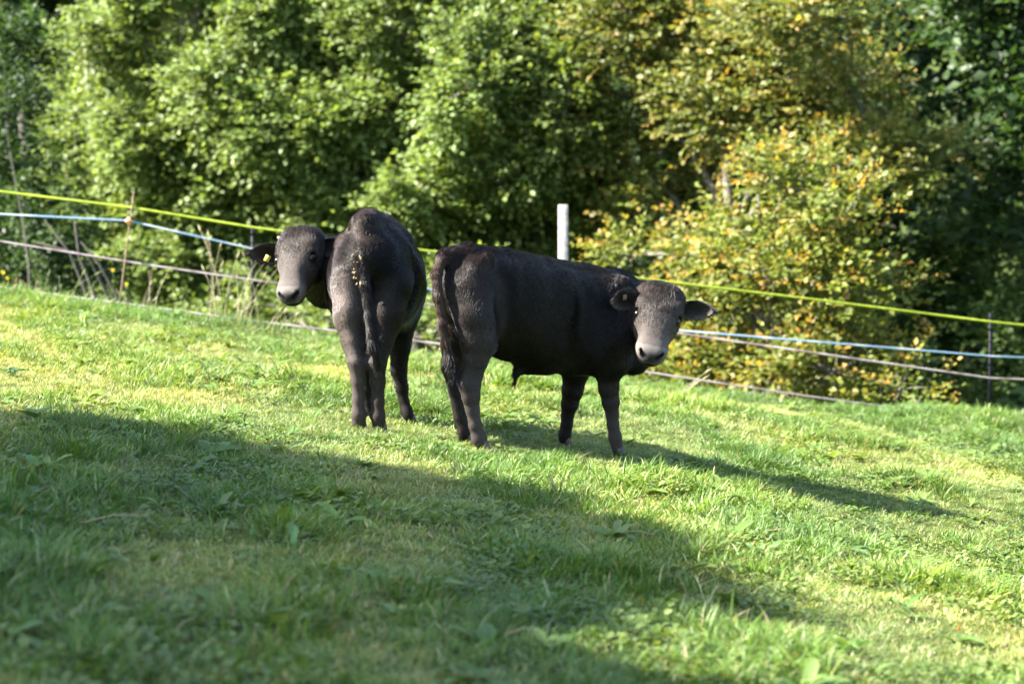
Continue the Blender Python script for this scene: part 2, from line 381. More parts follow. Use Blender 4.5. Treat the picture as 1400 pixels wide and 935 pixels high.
def build_calf(label, cat, group, lofts, carve, head, ears, hooves, org, seed, flecks=None, furcount=150000, tagpos=None, horn=None, hs=1.0):
    org = np.array(org, float); root = empty('calf', org); tag(root, label, cat, group)
    hf = head; s1 = hf.sc; nb = len(lofts)
    # head sections run from the nose up to the poll so that the hair lies upwards
    HS = [(.945, .056, .040, C_PALE, .002, .000), (.90, .074, .056, C_PALE, .003, .000), (.82, .074, .066, (.06, .05, .044), .004, -.006), (.70, .070, .076, C_FACE, .006, -.012),
          (.56, .080, .090, C_FACE, .009, -.020), (.42, .104, .104, C_FACE, .012, -.026), (.30, .118, .110, C_HEAD, .016, -.030), (.14, .122, .104, (.024, .017, .0135), .024, -.032), (.05, .112, .080, C_HEAD, .026, -.034)]
    lofts.append(Loft([(hf.at(t, 0, z), w_, h_, c, L) for t, w_, h_, c, L, z in HS], hf.s, .025, pw=2.7))
    # jaw and cheeks
    lofts.append(Loft([(hf.at(.93, 0, -.052), .048, .034, (.10, .09, .08), .004), (.0 + hf.at(.7, 0, -.085), .055, .045, C_HEAD, .01), (hf.at(.40, 0, -.125), .085, .08, C_BODY, .014), (hf.at(.15, 0, -.13), .09, .09, C_BODY, .02)], hf.s, .04))
    lofts.append(Loft([(hf.at(.03, -.075, -.03), .042, .05, C_HEAD, .028), (hf.at(.03, .075, -.03), .042, .05, C_HEAD, .028)], hf.n, .04))
    for sg in (-1, 1):   # brow ridges above the eyes and the soft lip corners
        lofts.append(Loft([(hf.at(.36, sg * .096, .026), .026, .020, (.065, .053, .046), .008), (hf.at(.25, sg * .088, .045), .026, .022, C_HEAD, .015)], hf.s, .03))
        lofts.append(Loft([(hf.at(.935, sg * .040, .014), .032, .026, C_PALE, .001), (hf.at(.86, sg * .044, .008), .030, .028, C_PALE, .003)], hf.s, .025))
    for l in lofts[nb:]: l.w = l.w * s1; l.h = l.h * s1
    carve = list(carve)
    for sg in (-1, 1):
        carve.append((Loft([(hf.at(1.04, sg * .034, .026), .013, .012, C_DARK, 0), (hf.at(.97, sg * .054, .036), .008, .009, C_DARK, 0)], hf.s), C_DARK))
        carve.append((Loft([(hf.at(.45, sg * .112, .030), .018, .014, C_DARK, 0), (hf.at(.38, sg * .112, .036), .018, .014, C_DARK, 0)], hf.s), C_DARK))
    carve.append((Loft([(hf.at(.97, -.062, -.030), .006, .005, C_DARK, 0), (hf.at(1.075, 0, -.028), .007, .006, C_DARK, 0), (hf.at(.97, .062, -.030), .006, .005, C_DARK, 0)], hf.f), C_DARK))
    h = .0085; m = .03
    lo = np.min([l.box(m)[0] for l in lofts], 0); hi = np.max([l.box(m)[1] for l in lofts], 0)
    n = np.ceil((hi - lo) / h).astype(int) + 1; Fv = np.full(n, BIG, np.float32)
    def sub(l, mm):
        a, b = l.box(mm); i0 = np.clip(((a - lo) / h).astype(int), 0, n - 1); i1 = np.clip(((b - lo) / h).astype(int) + 2, 1, n)
        s_ = tuple(slice(p, q) for p, q in zip(i0, i1)); g_ = np.stack(np.meshgrid(*[np.arange(p, q) for p, q in zip(i0, i1)], indexing='ij'), -1).reshape(-1, 3) * h + lo
        return s_, g_, i1 - i0
    for l in lofts:
        s_, g_, sh = sub(l, .07); d = l.dist(g_).reshape(sh).astype(np.float32); Fv[s_] = smin(Fv[s_], d, l.k)
    for l, _c in carve:
        s_, g_, sh = sub(l, .04 if _c is not None else .1); d = -l.dist(g_).reshape(sh).astype(np.float32); Fv[s_] = -smin(-Fv[s_], -d, .008 if _c is not None else .07)
    V, F = surface_nets(Fv, lo, h)
    for it in range(2):      # relax the voxel steps
        A = np.zeros_like(V); c_ = np.zeros(len(V))
        for a, b in ((0, 1), (1, 2), (2, 3), (3, 0)):
            np.add.at(A, F[:, a], V[F[:, b]]); np.add.at(c_, F[:, a], 1)
        V = V * .5 + .5 * A / np.maximum(c_, 1)[:, None]
    N = vnormals(V, F)
    W = np.zeros(len(V)); C = np.zeros((len(V), 3)); L = np.zeros(len(V)); FL = np.zeros((len(V), 3))
    for l in lofts:
        a, b = l.box(.09); idx = np.nonzero(((V > a) & (V < b)).all(1))[0]
        if not len(idx): continue
        d, c, ll, ff = l.dist(V[idx], True); wt = np.exp(-np.abs(d) / .016) + np.exp(-np.abs(d) / .05) * .05
        W[idx] += wt; C[idx] += c * wt[:, None]; L[idx] += ll * wt; FL[idx] += ff * wt[:, None]
    W = np.maximum(W, 1e-6); C /= W[:, None]; L /= W; FL = nrm(FL)
    for tt, xx, zz, rt, rx_, rz_, cc in [(1.03, 0, .022, .045, .050, .040, C_PAD), (1.03, 0, -.055, .05, .09, .028, (.03, .027, .025)), (.15, 0, .08, .075, .045, .08, (.015, .0105, .008)), (.32, .02, .10, .07, .032, .07, (.014, .0105, .0085))] + [(.43, g_ * .115, .02, .038, .04, .04, (.017, .013, .011)) for g_ in (-1, 1)]:
        q = V - hf.at(tt, xx, zz); k = np.exp(-np.clip(((q @ hf.f / rt) ** 2 + (q @ hf.s / rx_) ** 2 + (q @ hf.n / rz_) ** 2), 0, 30) ** 1.5)[:, None]; C = C * (1 - k) + np.array(cc) * k
    for l, c in carve:
        if c is None: continue
        a, b = l.box(.03); idx = np.nonzero(((V > a) & (V < b)).all(1))[0]
        if not len(idx): continue
        d = l.dist(V[idx]); k = np.exp(-np.clip(d, 0, None) / .005)[:, None]; C[idx] = C[idx] * (1 - k) + np.array(c) * k; L[idx] *= 1 - k[:, 0]
    wet = np.exp(-(np.linalg.norm(V - hf.at(1.03, 0, .02), axis=1) / .05) ** 4)
    body = mesh_obj('body', V - org, [F], M_skin, root, True, {'coat': C, 'wet': wet})
    fur('coat_hair', V, F, N, C, L, FL, furcount, body, org, seed)
    for k, e in enumerate(ears):
        o = build_ear('ear', e[0], e[1], e[2], e[3], e[4], root, org, e[5], e[6], seed + 10 + k)
        if tagpos is not None and tagpos[0] == k:
            P, sz, c, up = tagpos[1:]; mb = MB(); fc = nrm(np.array(e[2])); sd_ = nrm(np.cross(fc, up)); u2 = np.cross(sd_, fc)
            R = np.stack([sd_, fc, u2], 1); mb.box(P, (sz[0], .003, sz[1]), R); mb.box(P + fc * .003 + u2 * sz[1] * .3, (sz[0] * .35, .006, sz[0] * .35), R)
            tg = mb.build('ear_tag', c, o, False); tg.location = -org
    for sg in (-1, 1):
        P = hf.at(.415, sg * .098, .026); mb = MB(); r_ = .024
        th = np.linspace(0, math.pi, 9)
        mb.tube([P + hf.s * sg * r_ * math.cos(a) * -1 for a in th], [max(.0005, r_ * math.sin(a)) for a in th], 12)
        e_ = mb.build('eye', M_eye, root); e_.location = -org
    if horn is not None:
        for hp, hd, hl in horn:
            mb = MB(); q = np.linspace(0, 1, 6); mb.tube([hp + nrm(hd) * hl * a for a in q], [.016 * (1 - .75 * a ** 2) for a in q], 10)
            o = mb.build('horn_bud', simple('horn', (.42, .37, .31), .5, .1, 60, .2), root); o.location = -org
    for hp, fw in hooves:      # cloven: two claws each
        mb = MB(); fw = nrm([fw[0], fw[1], 0]); sd_ = np.array([fw[1], -fw[0], 0])
        for sg in (-1, 1):
            b = hp + sd_ * sg * .018
            mb.tube([b + np.array([0, 0, .052]), b + fw * .008 + np.array([0, 0, .03]), b + fw * .02 + np.array([0, 0, .004]), b + fw * .02 + np.array([0, 0, -.01])], [.019, .023, .027, .027], 10)
        o = mb.build('hoof', M_hoof, root); o.location = -org
    if flecks is not None:
        r = np.random.default_rng(seed + 3); mb = MB(); Pc, ext, cnt, cf = flecks
        near = np.nonzero((np.abs(V - Pc) < ext).all(1) & (N[:, 1] < -.2))[0]
        for k in r.choice(near, cnt):
            p = V[k] + N[k] * .012; q = p + nrm(np.array([r.normal(0, .4), 0, -1])) * r.uniform(.008, .03)
            mb.tube([p, (p + q) / 2 + N[k] * .003, q], [.001, r.uniform(.003, .0075), .001], 5)
        o = mb.build('dung_clots', cf, root); o.location = -org; o['kind'] = 'stuff'
    return root

def leg(P, spec, side, c0, c1, L0=.014, k=.05):
    """spec: (px,row,y,halfwidth,halfdepth) from the body down to the fetlock"""
    n = len(spec); st = []
    for i, (px, row, y, w_, h_) in enumerate(spec):
        f = i / (n - 1); st.append((at(px, row, y), w_, h_, np.array(c0) * (1 - f) + np.array(c1) * f if i > 0 else np.array(c0), L0 * (1 - .72 * f)))
    return Loft(st, side, k)
def onground(px, y, dx=0):
    x = (px - 700) / FPX * y; return np.array([x, y, float(H(x, y))])

# ---- calf seen from its right side, walking away to the right and looking back over its shoulder
hd = nrm([math.cos(math.radians(28)), math.sin(math.radians(28)), 0]); lat = np.array([-hd[1], hd[0], 0])
def T(px, top, bot, y, w_, c=C_BODY, L=.02):
    s = FPX / y; return (at(px, (top + bot) / 2, y), w_, (bot - top) / 2 / s, c, L)
A = []
A.append(Loft([T(852, 394, 505, 16.10, .14, C_BODY, .03), T(828, 378, 515, 16.0, .19), T(788, 370, 513, 15.88, .225), T(745, 362, 508, 15.74, .238), T(704, 352, 493, 15.63, .222), T(668, 344, 478, 15.54, .215), T(640, 345, 448, 15.46, .165)], lat, .05))
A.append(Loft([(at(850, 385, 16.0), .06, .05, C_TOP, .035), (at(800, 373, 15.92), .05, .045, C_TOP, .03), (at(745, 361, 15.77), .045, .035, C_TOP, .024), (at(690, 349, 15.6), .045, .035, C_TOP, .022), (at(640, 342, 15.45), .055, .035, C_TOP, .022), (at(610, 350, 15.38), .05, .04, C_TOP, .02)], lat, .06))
# shoulder and chest
A.append(Loft([(at(838, 400, 15.88), .09, .12, C_BODY, .024), (at(835, 450, 15.84), .09, .14, C_BODY, .02), (at(842, 492, 15.86), .075, .10, C_BODY, .018)], lat, .06))
A.append(Loft([(at(862, 455, 16.0), .12, .14, C_BODY, .03), (at(866, 488, 15.98), .10, .085, C_BODY, .03)], lat, .06))
# near hind leg (its right), then the far one
A.append(leg(0, [(650, 396, 15.37, .10, .15), (656, 432, 15.34, .095, .150), (656, 464, 15.32, .07, .118), (650, 492, 15.31, .05, .072), (646, 510, 15.31, .040, .060), (642, 526, 15.30, .040, .062), (644, 542, 15.30, .034, .050), (646, 560, 15.31, .029, .038), (650, 582, 15.31, .027, .036), (655, 599, 15.32, .033, .042), (659, 611, 15.33, .031, .036)], lat, C_BUTT, C_SHANK))
A.append(Loft([(at(648, 500, 15.30), .016, .016, C_BUTT, .006), (at(632, 522, 15.29), .026, .024, C_SHANK, .006)], lat, .02))
A.append(Loft([(at(668, 352, 15.36), .03, .03, C_TOP, .02), (at(652, 362, 15.34), .035, .03, C_TOP, .02)], lat, .08))
A.append(leg(0, [(632, 400, 15.58, .10, .11), (630, 440, 15.56, .09, .11), (624, 470, 15.56, .06, .09), (617, 503, 15.56, .036, .055), (622, 535, 15.57, .028, .038), (629, 570, 15.57, .026, .034), (635, 592, 15.57, .03, .036), (638, 602, 15.58, .03, .034)], lat, C_BUTT, C_LEG))
# front legs: near (right), far (left)
A.append(leg(0, [(834, 470, 15.86, .075, .10), (832, 505, 15.88, .058, .078), (832, 530, 15.90, .045, .058), (835, 550, 15.92, .040, .049), (837, 566, 15.93, .030, .036), (838, 580, 15.93, .028, .034), (841, 598, 15.94, .031, .037), (844, 612, 15.95, .030, .035)], lat, C_BODY, C_SHANK))
A.append(leg(0, [(790, 470, 16.14, .075, .10), (787, 508, 16.15, .058, .082), (783, 534, 16.16, .045, .062), (779, 552, 16.17, .040, .049), (776, 567, 16.18, .030, .036), (775, 580, 16.18, .028, .034), (772, 594, 16.19, .03, .036), (772, 603, 16.2, .03, .035)], lat, C_BODY, C_LEG))
# tail
A.append(Loft([(at(622, 346, 15.44), .040, .034, C_TOP, .016), (at(606, 352, 15.36), .034, .030, C_TOP, .018), (at(597, 374, 15.29), .028, .028, C_TAIL, .02), (at(599, 405, 15.26), .025, .025, C_TAIL, .022), (at(604, 440, 15.25), .021, .021, C_TAIL, .025), (at(608, 465, 15.25), .017, .017, C_TAIL, .035), (at(613, 486, 15.26), .020, .020, C_DARK, .06), (at(619, 508, 15.27), .012, .012, C_DARK, .06)], lat, .03))
# sheath under the belly
A.append(Loft([(at(748, 496, 15.74), .05, .055, C_BODY, .02), (at(722, 500, 15.70), .035, .040, C_BODY, .02), (at(708, 508, 15.68), .018, .022, C_BODY, .03), (at(705, 519, 15.68), .008, .008, C_DARK, .05)], lat, .05))
# neck and head
A.append(Loft([(at(893, 425, 15.86), .115, .125, C_HEAD, .03), (at(878, 432, 15.98), .13, .19, C_BODY, .035), (at(845, 432, 16.02), .15, .235, C_BODY, .03)], nrm([-.3, .95, 0]), .06))
hA = HeadFrame(at(904, 403, 15.84), at(889, 489, 15.58), (1, 0.03, -.15), 1.10)
orgA = onground(748, 15.75)
if 'nocalf' not in DEBUG:
    build_calf('black calf standing side-on, tail towards the other calf, face turned to the viewer', 'calf', 'calves standing in the pasture', A, [(Loft([(at(694, 384, 15.34), .04, .04, C_BODY, 0), (at(690, 425, 15.33), .045, .045, C_BODY, 0), (at(690, 462, 15.34), .03, .03, C_BODY, 0)], lat), None), (Loft([(at(806, 400, 15.64), .03, .03, C_BODY, 0), (at(800, 450, 15.60), .035, .035, C_BODY, 0), (at(806, 490, 15.66), .03, .03, C_BODY, 0)], lat), None)], hA,
           [(hA.at(.14, -.108, .0), (-1, -.50, .10), (.35, -1, -.25), .175, .072, (.012, .008, .006), (.05, .04, .035)),
            (hA.at(.14, .112, -.03), (1, -.05, .10), (-.1, -1, -.35), .185, .064, (.02, .016, .014), (.09, .08, .07))],
           [(onground(659, 15.33), hd), (onground(638, 15.58), hd), (onground(845, 15.95), hd), (onground(772, 16.2), hd)], orgA, 11,
           tagpos=(0, hA.at(.14, -.108, .0) + np.array([-.08, -.065, .012]), (.022, .03), M_rod, np.array([0, 0, 1.])))

C_BUTT = (.060, .047, .042)  # lighter for the left thigh below: its sunlit look is put into the coat
# ---- calf seen from behind, its head turned back to the left
latB = np.array([1., 0.05, 0])
B = []
B.append(Loft([T(526, 352, 440, 16.85, .15, C_BODY, .03), T(522, 330, 456, 16.62, .20), T(514, 318, 466, 16.30, .285), T(514, 306, 456, 16.0, .275), T(512, 304, 430, 15.78, .222), T(506, 313, 400, 15.66, .178), T(502, 322, 380, 15.60, .12)], latB, .05))
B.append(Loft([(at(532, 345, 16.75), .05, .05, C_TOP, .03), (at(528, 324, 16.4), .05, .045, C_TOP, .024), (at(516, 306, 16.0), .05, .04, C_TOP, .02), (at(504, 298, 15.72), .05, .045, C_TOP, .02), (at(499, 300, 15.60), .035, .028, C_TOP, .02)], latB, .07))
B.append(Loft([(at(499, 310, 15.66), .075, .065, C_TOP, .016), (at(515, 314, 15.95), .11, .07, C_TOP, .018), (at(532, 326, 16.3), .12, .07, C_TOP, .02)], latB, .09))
B.append(Loft([(at(468, 332, 15.88), .034, .036, C_TOP, .012), (at(552, 328, 15.92), .034, .036, C_TOP, .012)], (0, 1, 0), .08))
B.append(leg(0, [(487, 345, 15.76, .105, .13), (481, 390, 15.70, .112, .17), (478, 430, 15.66, .088, .16), (482, 465, 15.62, .060, .10), (487, 495, 15.56, .046, .055), (489, 520, 15.57, .036, .040), (490, 545, 15.58, .031, .034), (490, 566, 15.59, .037, .038), (490, 578, 15.60, .037, .036)], latB, C_BUTT, C_SHANK, .014))
B.append(leg(0, [(528, 345, 15.78, .115, .13), (532, 390, 15.72, .12, .17), (528, 430, 15.68, .10, .16), (521, 466, 15.62, .068, .10), (516, 497, 15.56, .048, .055), (517, 522, 15.57, .038, .040), (517, 548, 15.58, .032, .034), (517, 568, 15.59, .037, .038), (518, 578, 15.60, .037, .036)], latB, (.013, .010, .009), (.032, .026, .023), .014))  # right hind leg given a darker coat, painting in its shaded side
B.append(leg(0, [(552, 430, 16.35, .085, .11), (547, 470, 16.36, .062, .08), (545, 505, 16.37, .046, .055), (549, 530, 16.38, .037, .042), (552, 548, 16.38, .028, .032), (556, 562, 16.37, .033, .036), (558, 568, 16.36, .033, .036)], latB, C_BODY, C_LEG))
B.append(leg(0, [(500, 430, 16.45, .085, .11), (500, 475, 16.46, .06, .08), (500, 510, 16.47, .045, .055), (501, 533, 16.47, .037, .042), (502, 552, 16.47, .028, .032), (503, 562, 16.47, .032, .036), (503, 566, 16.46, .032, .036)], latB, C_BODY, C_LEG))
B.append(Loft([(at(500, 302, 15.66), .040, .036, C_TOP, .012), (at(496, 316, 15.59), .036, .03, C_TOP, .014), (at(495, 345, 15.53), .030, .026, C_TAIL, .02), (at(499, 390, 15.49), .026, .022, C_BODY, .022), (at(505, 430, 15.46), .022, .02, C_BODY, .03), (at(511, 468, 15.44), .024, .022, C_DARK, .05), (at(515, 495, 15.45), .014, .014, C_DARK, .06)], latB, .03))
# neck bending back to the left
B.append(Loft([(at(425, 362, 16.24), .12, .15, C_HEAD, .03), (at(448, 372, 16.42), .13, .20, C_BODY, .035), (at(490, 380, 16.62), .15, .235, C_BODY, .03), (at(525, 390, 16.68), .17, .25, C_BODY, .03)], (-.3, .95, 0), .06))
hB = HeadFrame(at(411, 324, 16.14), at(397, 408, 15.88), (.92, -.34, -.04))
orgB = onground(515, 15.95)
if 'nocalf' not in DEBUG:
    build_calf('dark calf seen from behind with its head turned back, yellow tag in its ear', 'calf', 'calves standing in the pasture', B, [(Loft([(at(566, 360, 15.80), .03, .03, C_BODY, 0), (at(568, 420, 15.78), .035, .035, C_BODY, 0)], latB), None)], hB,
           [(hB.at(.22, -.105, -.03), (-1, .05, .10), (-.05, -1, -.2), .18, .070, (.013, .008, .006), (.05, .04, .033)),
            (hB.at(.14, .11, -.05), (.75, .75, .16), (.1, -1, 0), .15, .055, (.012, .01, .009), (.06, .05, .045))],
           [(onground(490, 15.60), (0, 1)), (onground(518, 15.60), (0, 1)), (onground(558, 16.36), (.1, 1)), (onground(503, 16.46), (0, 1))], orgB, 29,
           flecks=(at(488, 368, 15.5), np.array([.03, .3, .10]), 13, M_dung), tagpos=(0, hB.at(.22, -.105, -.03) + np.array([-.085, -.02, -.02]), (.030, .038), M_tag, nrm(np.array([.5, 0, 1.]))),
           horn=[(hB.at(.03, -.100, .0), (-1, -.1, .5), .04)])

# ------------------------------------------------------------------ electric fence on the brow
YF = 24.0
def lineof(pts, y=YF): return [at(px, row, y) for px, row in pts]
def ribbon(name, pts, wd, cols, label, cat, group=None, y=YF, pattern=None):
    P = lineof(pts, y); P = [p for p in P]; Q = []
    for a, b in zip(P[:-1], P[1:]):
        n = max(2, int(np.linalg.norm(b - a) / .05))
        for i in range(n): Q.append(a + (b - a) * i / n)
    Q.append(P[-1]); Q = np.array(Q); mb = MB(); r = np.random.default_rng(len(pts) + int(wd * 1e4))
    tw = .5 + .5 * np.sin(np.cumsum(r.normal(0, .10, len(Q))))
    V = []; C = []
    for i, (q, t_) in enumerate(zip(Q, tw)):
        an = t_ * .9 - .45; u = np.array([0, math.sin(an), math.cos(an)]); v = np.array([0, math.cos(an), -math.sin(an)])
        for a, b in ((-1, -1), (1, -1), (1, 1), (-1, 1)): V.append(q + u * a * wd / 2 + v * b * .0012)
        c = cols[i * 7 // 5 % len(cols)] if pattern is None else cols[int(noise(i * pattern, 0, 5) * len(cols) * .999)]
        C += [c] * 4
    n = len(Q); F = [(i * 4 + k, i * 4 + (k + 1) % 4, i * 4 + 4 + (k + 1) % 4, i * 4 + 4 + k) for i in range(n - 1) for k in range(4)] + [(0, 3, 2, 1), (n * 4 - 4, n * 4 - 3, n * 4 - 2, n * 4 - 1)]
    m, t, b, o = new_mat(name + '_weave'); a_ = t.nodes.new('ShaderNodeAttribute'); a_.attribute_name = 'tint'; t.links.new(a_.outputs[0], b.inputs['Base Color']); setin(b, Roughness=.5)
    o = mesh_obj(name, V, np.array(F), m, None, False, {'tint': np.array(C)}); tag(o, label, cat, group); return o
ribbon('fence_tape', [(-420, 212), (0, 262), (180, 284), (345, 311), (575, 342), (765, 366), (860, 379), (1100, 408), (1355, 440), (1800, 486)], .020, [(.30, .37, .02), (.36, .42, .035), (.26, .33, .015)], 'yellow-green electric fence tape, topmost of the strands', 'fence tape', 'electric fence strands')
ribbon('fence_tape', [(-420, 284), (0, 293), (175, 302), (330, 337), (600, 398), (930, 452), (1100, 466), (1355, 487), (1800, 506)], .016, [(.16, .25, .34), (.33, .38, .42), (.15, .24, .34), (.10, .20, .31)], 'pale blue electric fence tape, second strand from the top', 'fence tape', 'electric fence strands', pattern=.13)
ribbon('fence_tape', [(-420, 262), (0, 330), (200, 362), (345, 383), (600, 418), (930, 456), (1180, 492), (1355, 517), (1800, 534)], .016, [(.27, .215, .215), (.32, .27, .27), (.18, .13, .13), (.30, .25, .24)], 'pinkish white electric fence tape, third strand from the top', 'fence tape', 'electric fence strands', pattern=.4)
ribbon('fence_tape', [(-420, 345), (0, 393), (240, 424), (300, 433), (440, 450), (600, 470), (880, 508), (1100, 541), (1240, 560), (1355, 578), (1800, 640)], .015, [(.24, .20, .20), (.29, .245, .245), (.16, .125, .125)], 'pinkish white electric fence tape, lowest strand close above the grass', 'fence tape', 'electric fence strands', pattern=.4)

def plastic_post(px, top, label, y=YF):
    P = at(px, top, y); x = P[0]; zb = float(H(x, y)) - .15; o = np.array([x, y, float(H(x, y))]); r = empty('fence_post', o); tag(r, label, 'fence post', 'black plastic fence posts')
    y2 = y + .02
    mb = MB(); mb.box((x, y2, (P[2] + zb) / 2), (.027, .012, P[2] - zb)); mb.box((x, y2 + .007, (P[2] + zb) / 2 - .01), (.008, .012, P[2] - zb - .03))
    s = mb.build('shaft', M_black_plastic, r, False); s.location = -o
    for k in range(8):
        z = P[2] - .04 - k * .10
        if z < zb + .2: break
        mb = MB(); mb.tube([(x - .010, y2 - .002, z), (x - .022, y2 - .012, z + .004), (x - .024, y2 - .016, z + .02)], [.004, .004, .003], 6)
        c = mb.build('hook', M_black_plastic, r, False); c.location = -o
plastic_post(345, 309, 'black plastic fence post behind the ear of the left calf'.replace('left calf', 'calf with the yellow tag'))
plastic_post(1355, 428, 'black plastic fence post standing clear at the right end of the fence')
# square timber post
x = at(770, 280, YF + .12)[0]; yb = YF + .12; zt = at(770, 280, yb)[2]; zb = float(H(x, yb)); o = np.array([x, yb, zb]); r = empty('timber_post', o)
tag(r, 'pale grey weathered square timber post behind the side-on calf', 'fence post')
mb = MB(); s = .042
rings = [(zb - .3, s), (zt - .008, s), (zt, s - .008)]; V = []; 
for z, q in rings:
    for a, b in ((-1, -.86), (-.86, -1), (.86, -1), (1, -.86), (1, .86), (.86, 1), (-.86, 1), (-1, .86)): V.append((x + a * q, yb + b * q, z))
mb.add(V, [(i * 8 + k, i * 8 + (k + 1) % 8, i * 8 + 8 + (k + 1) % 8, i * 8 + 8 + k) for i in range(2) for k in range(8)])
mb.add(V[16:], [(0, 1, 2, 3), (0, 3, 4, 7), (4, 5, 6, 7)])
q = mb.build('post_shaft', M_grey_wood, r, False); q.location = -o
# thin rod with insulator
P1 = at(183, 262, YF); P2 = at(161, 408, YF - .05); P2[2] = min(P2[2], float(H(P2[0], P2[1])) - .05)
o = np.array([P2[0], P2[1], float(H(P2[0], P2[1]))]); r = empty('rod_stake', o); tag(r, 'thin rusty leaning rod stake with a pale orange insulator', 'fence stake')
mb = MB(); mb.tube([P2 + (P1 - P2) * k / 4 for k in range(5)], [.0065] * 4 + [.004], 7); q = mb.build('rod', M_rod, r); q.location = -o
Pi = at(176, 302, YF - .02); mb = MB(); mb.tube([Pi + np.array([-.028, 0, .0]), Pi + np.array([-.012, 0, 0]), Pi + np.array([.012, 0, .001]), Pi + np.array([.026, 0, -.002])], [.012, .02, .02, .010], 10)
mb.tube([Pi + np.array([.003, 0, -.035]), Pi + np.array([.003, 0, .03])], [.013, .013], 8); q = mb.build('insulator', M_orange, r); q.location = -o

# ------------------------------------------------------------------ grass: tufts of many kinds, scattered
def blades(r, n, spread, hgt, wid, lean, c0, c1, straw=0.0, segs=3):
    V = []; F3 = []; F4 = []; C = []; b0 = 0
    for i in range(n):
        an = r.uniform(0, 2 * math.pi); rad = spread * math.sqrt(r.random()); p = np.array([math.cos(an) * rad, math.sin(an) * rad, -.012])
        da = an + r.normal(0, 1.2); h = hgt * r.uniform(.45, 1.15); ln = lean * r.uniform(.3, 1.6); wv = wid * r.uniform(.6, 1.3)
        dirh = np.array([math.cos(da), math.sin(da), 0]); fa = da + math.pi / 2 + r.normal(0, .5); sd_ = np.array([math.cos(fa), math.sin(fa), 0])
        u = r.random(); c = np.array(c0) * (1 - u) + np.array(c1) * u; c = c * r.uniform(.75, 1.25)
        if r.random() < straw: c = np.array([.30, .25, .12]) * r.uniform(.6, 1.2)
        if r.random() < .07: c = np.array([.30, .33, .15]) * r.uniform(.8, 1.2)
        for s in range(segs):
            t = s / segs; q = p + np.array([0, 0, 1]) * h * (t - .35 * ln * t * t) + dirh * h * ln * t * t; ww = wv * (1 - .75 * t ** 2) / 2
            V += [q - sd_ * ww, q + sd_ * ww]; C += [c * (.9 + .2 * t)] * 2
        q = p + np.array([0, 0, 1]) * h * (1 - .35 * ln) + dirh * h * ln; V.append(q); C.append(c * 1.15)
        for s in range(segs - 1): F4.append((b0 + 2 * s, b0 + 2 * s + 1, b0 + 2 * s + 3, b0 + 2 * s + 2))
        F3.append((b0 + 2 * segs - 2, b0 + 2 * segs - 1, b0 + 2 * segs)); b0 += 2 * segs + 1
    return V, F3, F4, C
def leaf_set(r, n, spread, size, c0, c1, hgt, shape='round'):
    V = []; F3 = []; F4 = []; C = []
    for i in range(n):
        an = r.uniform(0, 2 * math.pi); rad = spread * math.sqrt(r.random()); L = size * r.uniform(.6, 1.2)
        base = np.array([math.cos(an) * rad, math.sin(an) * rad, hgt * r.uniform(.2, 1)]); da = an + r.normal(0, .8)
        d = nrm([math.cos(da), math.sin(da), r.uniform(.1, .9)]); sd_ = nrm(np.cross(d, [0, 0, 1])); up = np.cross(sd_, d)
        wv = L * (.42 if shape == 'round' else .16); u = r.random(); c = (np.array(c0) * (1 - u) + np.array(c1) * u) * r.uniform(.8, 1.2); b0 = len(V)
        for t, k in ((0, .15), (.3, .9), (.65, 1), (.9, .5)):
            q = base + d * L * t - np.array([0, 0, 1]) * L * .25 * t * t; V += [q - sd_ * wv * k + up * wv * .3 * k, q, q + sd_ * wv * k + up * wv * .3 * k]; C += [c, c * .85, c]
        V.append(base + d * L - np.array([0, 0, 1]) * L * .25); C.append(c)
        for s in range(3):
            for e in range(2): F4.append((b0 + 3 * s + e, b0 + 3 * s + e + 1, b0 + 3 * s + e + 4, b0 + 3 * s + e + 3))
        F3 += [(b0 + 9, b0 + 10, b0 + 12), (b0 + 10, b0 + 11, b0 + 12)]
    return V, F3, F4, C
G1, G2 = (.10, .17, .03), (.205, .26, .075); D1, D2 = (.06, .13, .02), (.11, .18, .032)
protos = []
pc = bpy.data.collections.new('grass_tuft_kinds')
def proto(data):
    V, F3, F4, C = data; fs = [np.array(F4)] if F4 else []
    if F3: fs.append(np.array(F3))
    o = mesh_obj('tuft_%02d' % len(protos), V, fs, M_grass, None, False, {'tint': np.array(C)}); col.objects.unlink(o); pc.objects.link(o); protos.append(o)
r = np.random.default_rng(5)
for k in range(7): proto(blades(r, 50, .075, .036, .0044, 1.0, G1, G2, .13))            # 0-6 short turf
for k in range(4): proto(blades(r, 40, .07, .062, .0056, .9, D1, G1, .08))             # 7-10 medium
for k in range(4): proto(blades(r, 40, .075, .105, .0064, .85, D1, G1, .04, 4))        # 11-14 long tuft
for k in range(3): proto(blades(r, 34, .09, .040, .0030, 1.5, (.15, .185, .065), (.24, .26, .12), .35))   # 15-17 thatch
for k in range(3): proto(leaf_set(r, 16, .07, .026, (.085, .15, .03), (.16, .22, .06), .035))          # 18-20 clover
for k in range(3): proto(leaf_set(r, 9, .02, .11, (.08, .15, .03), (.14, .21, .05), .015, 'long'))      # 21-23 rosette

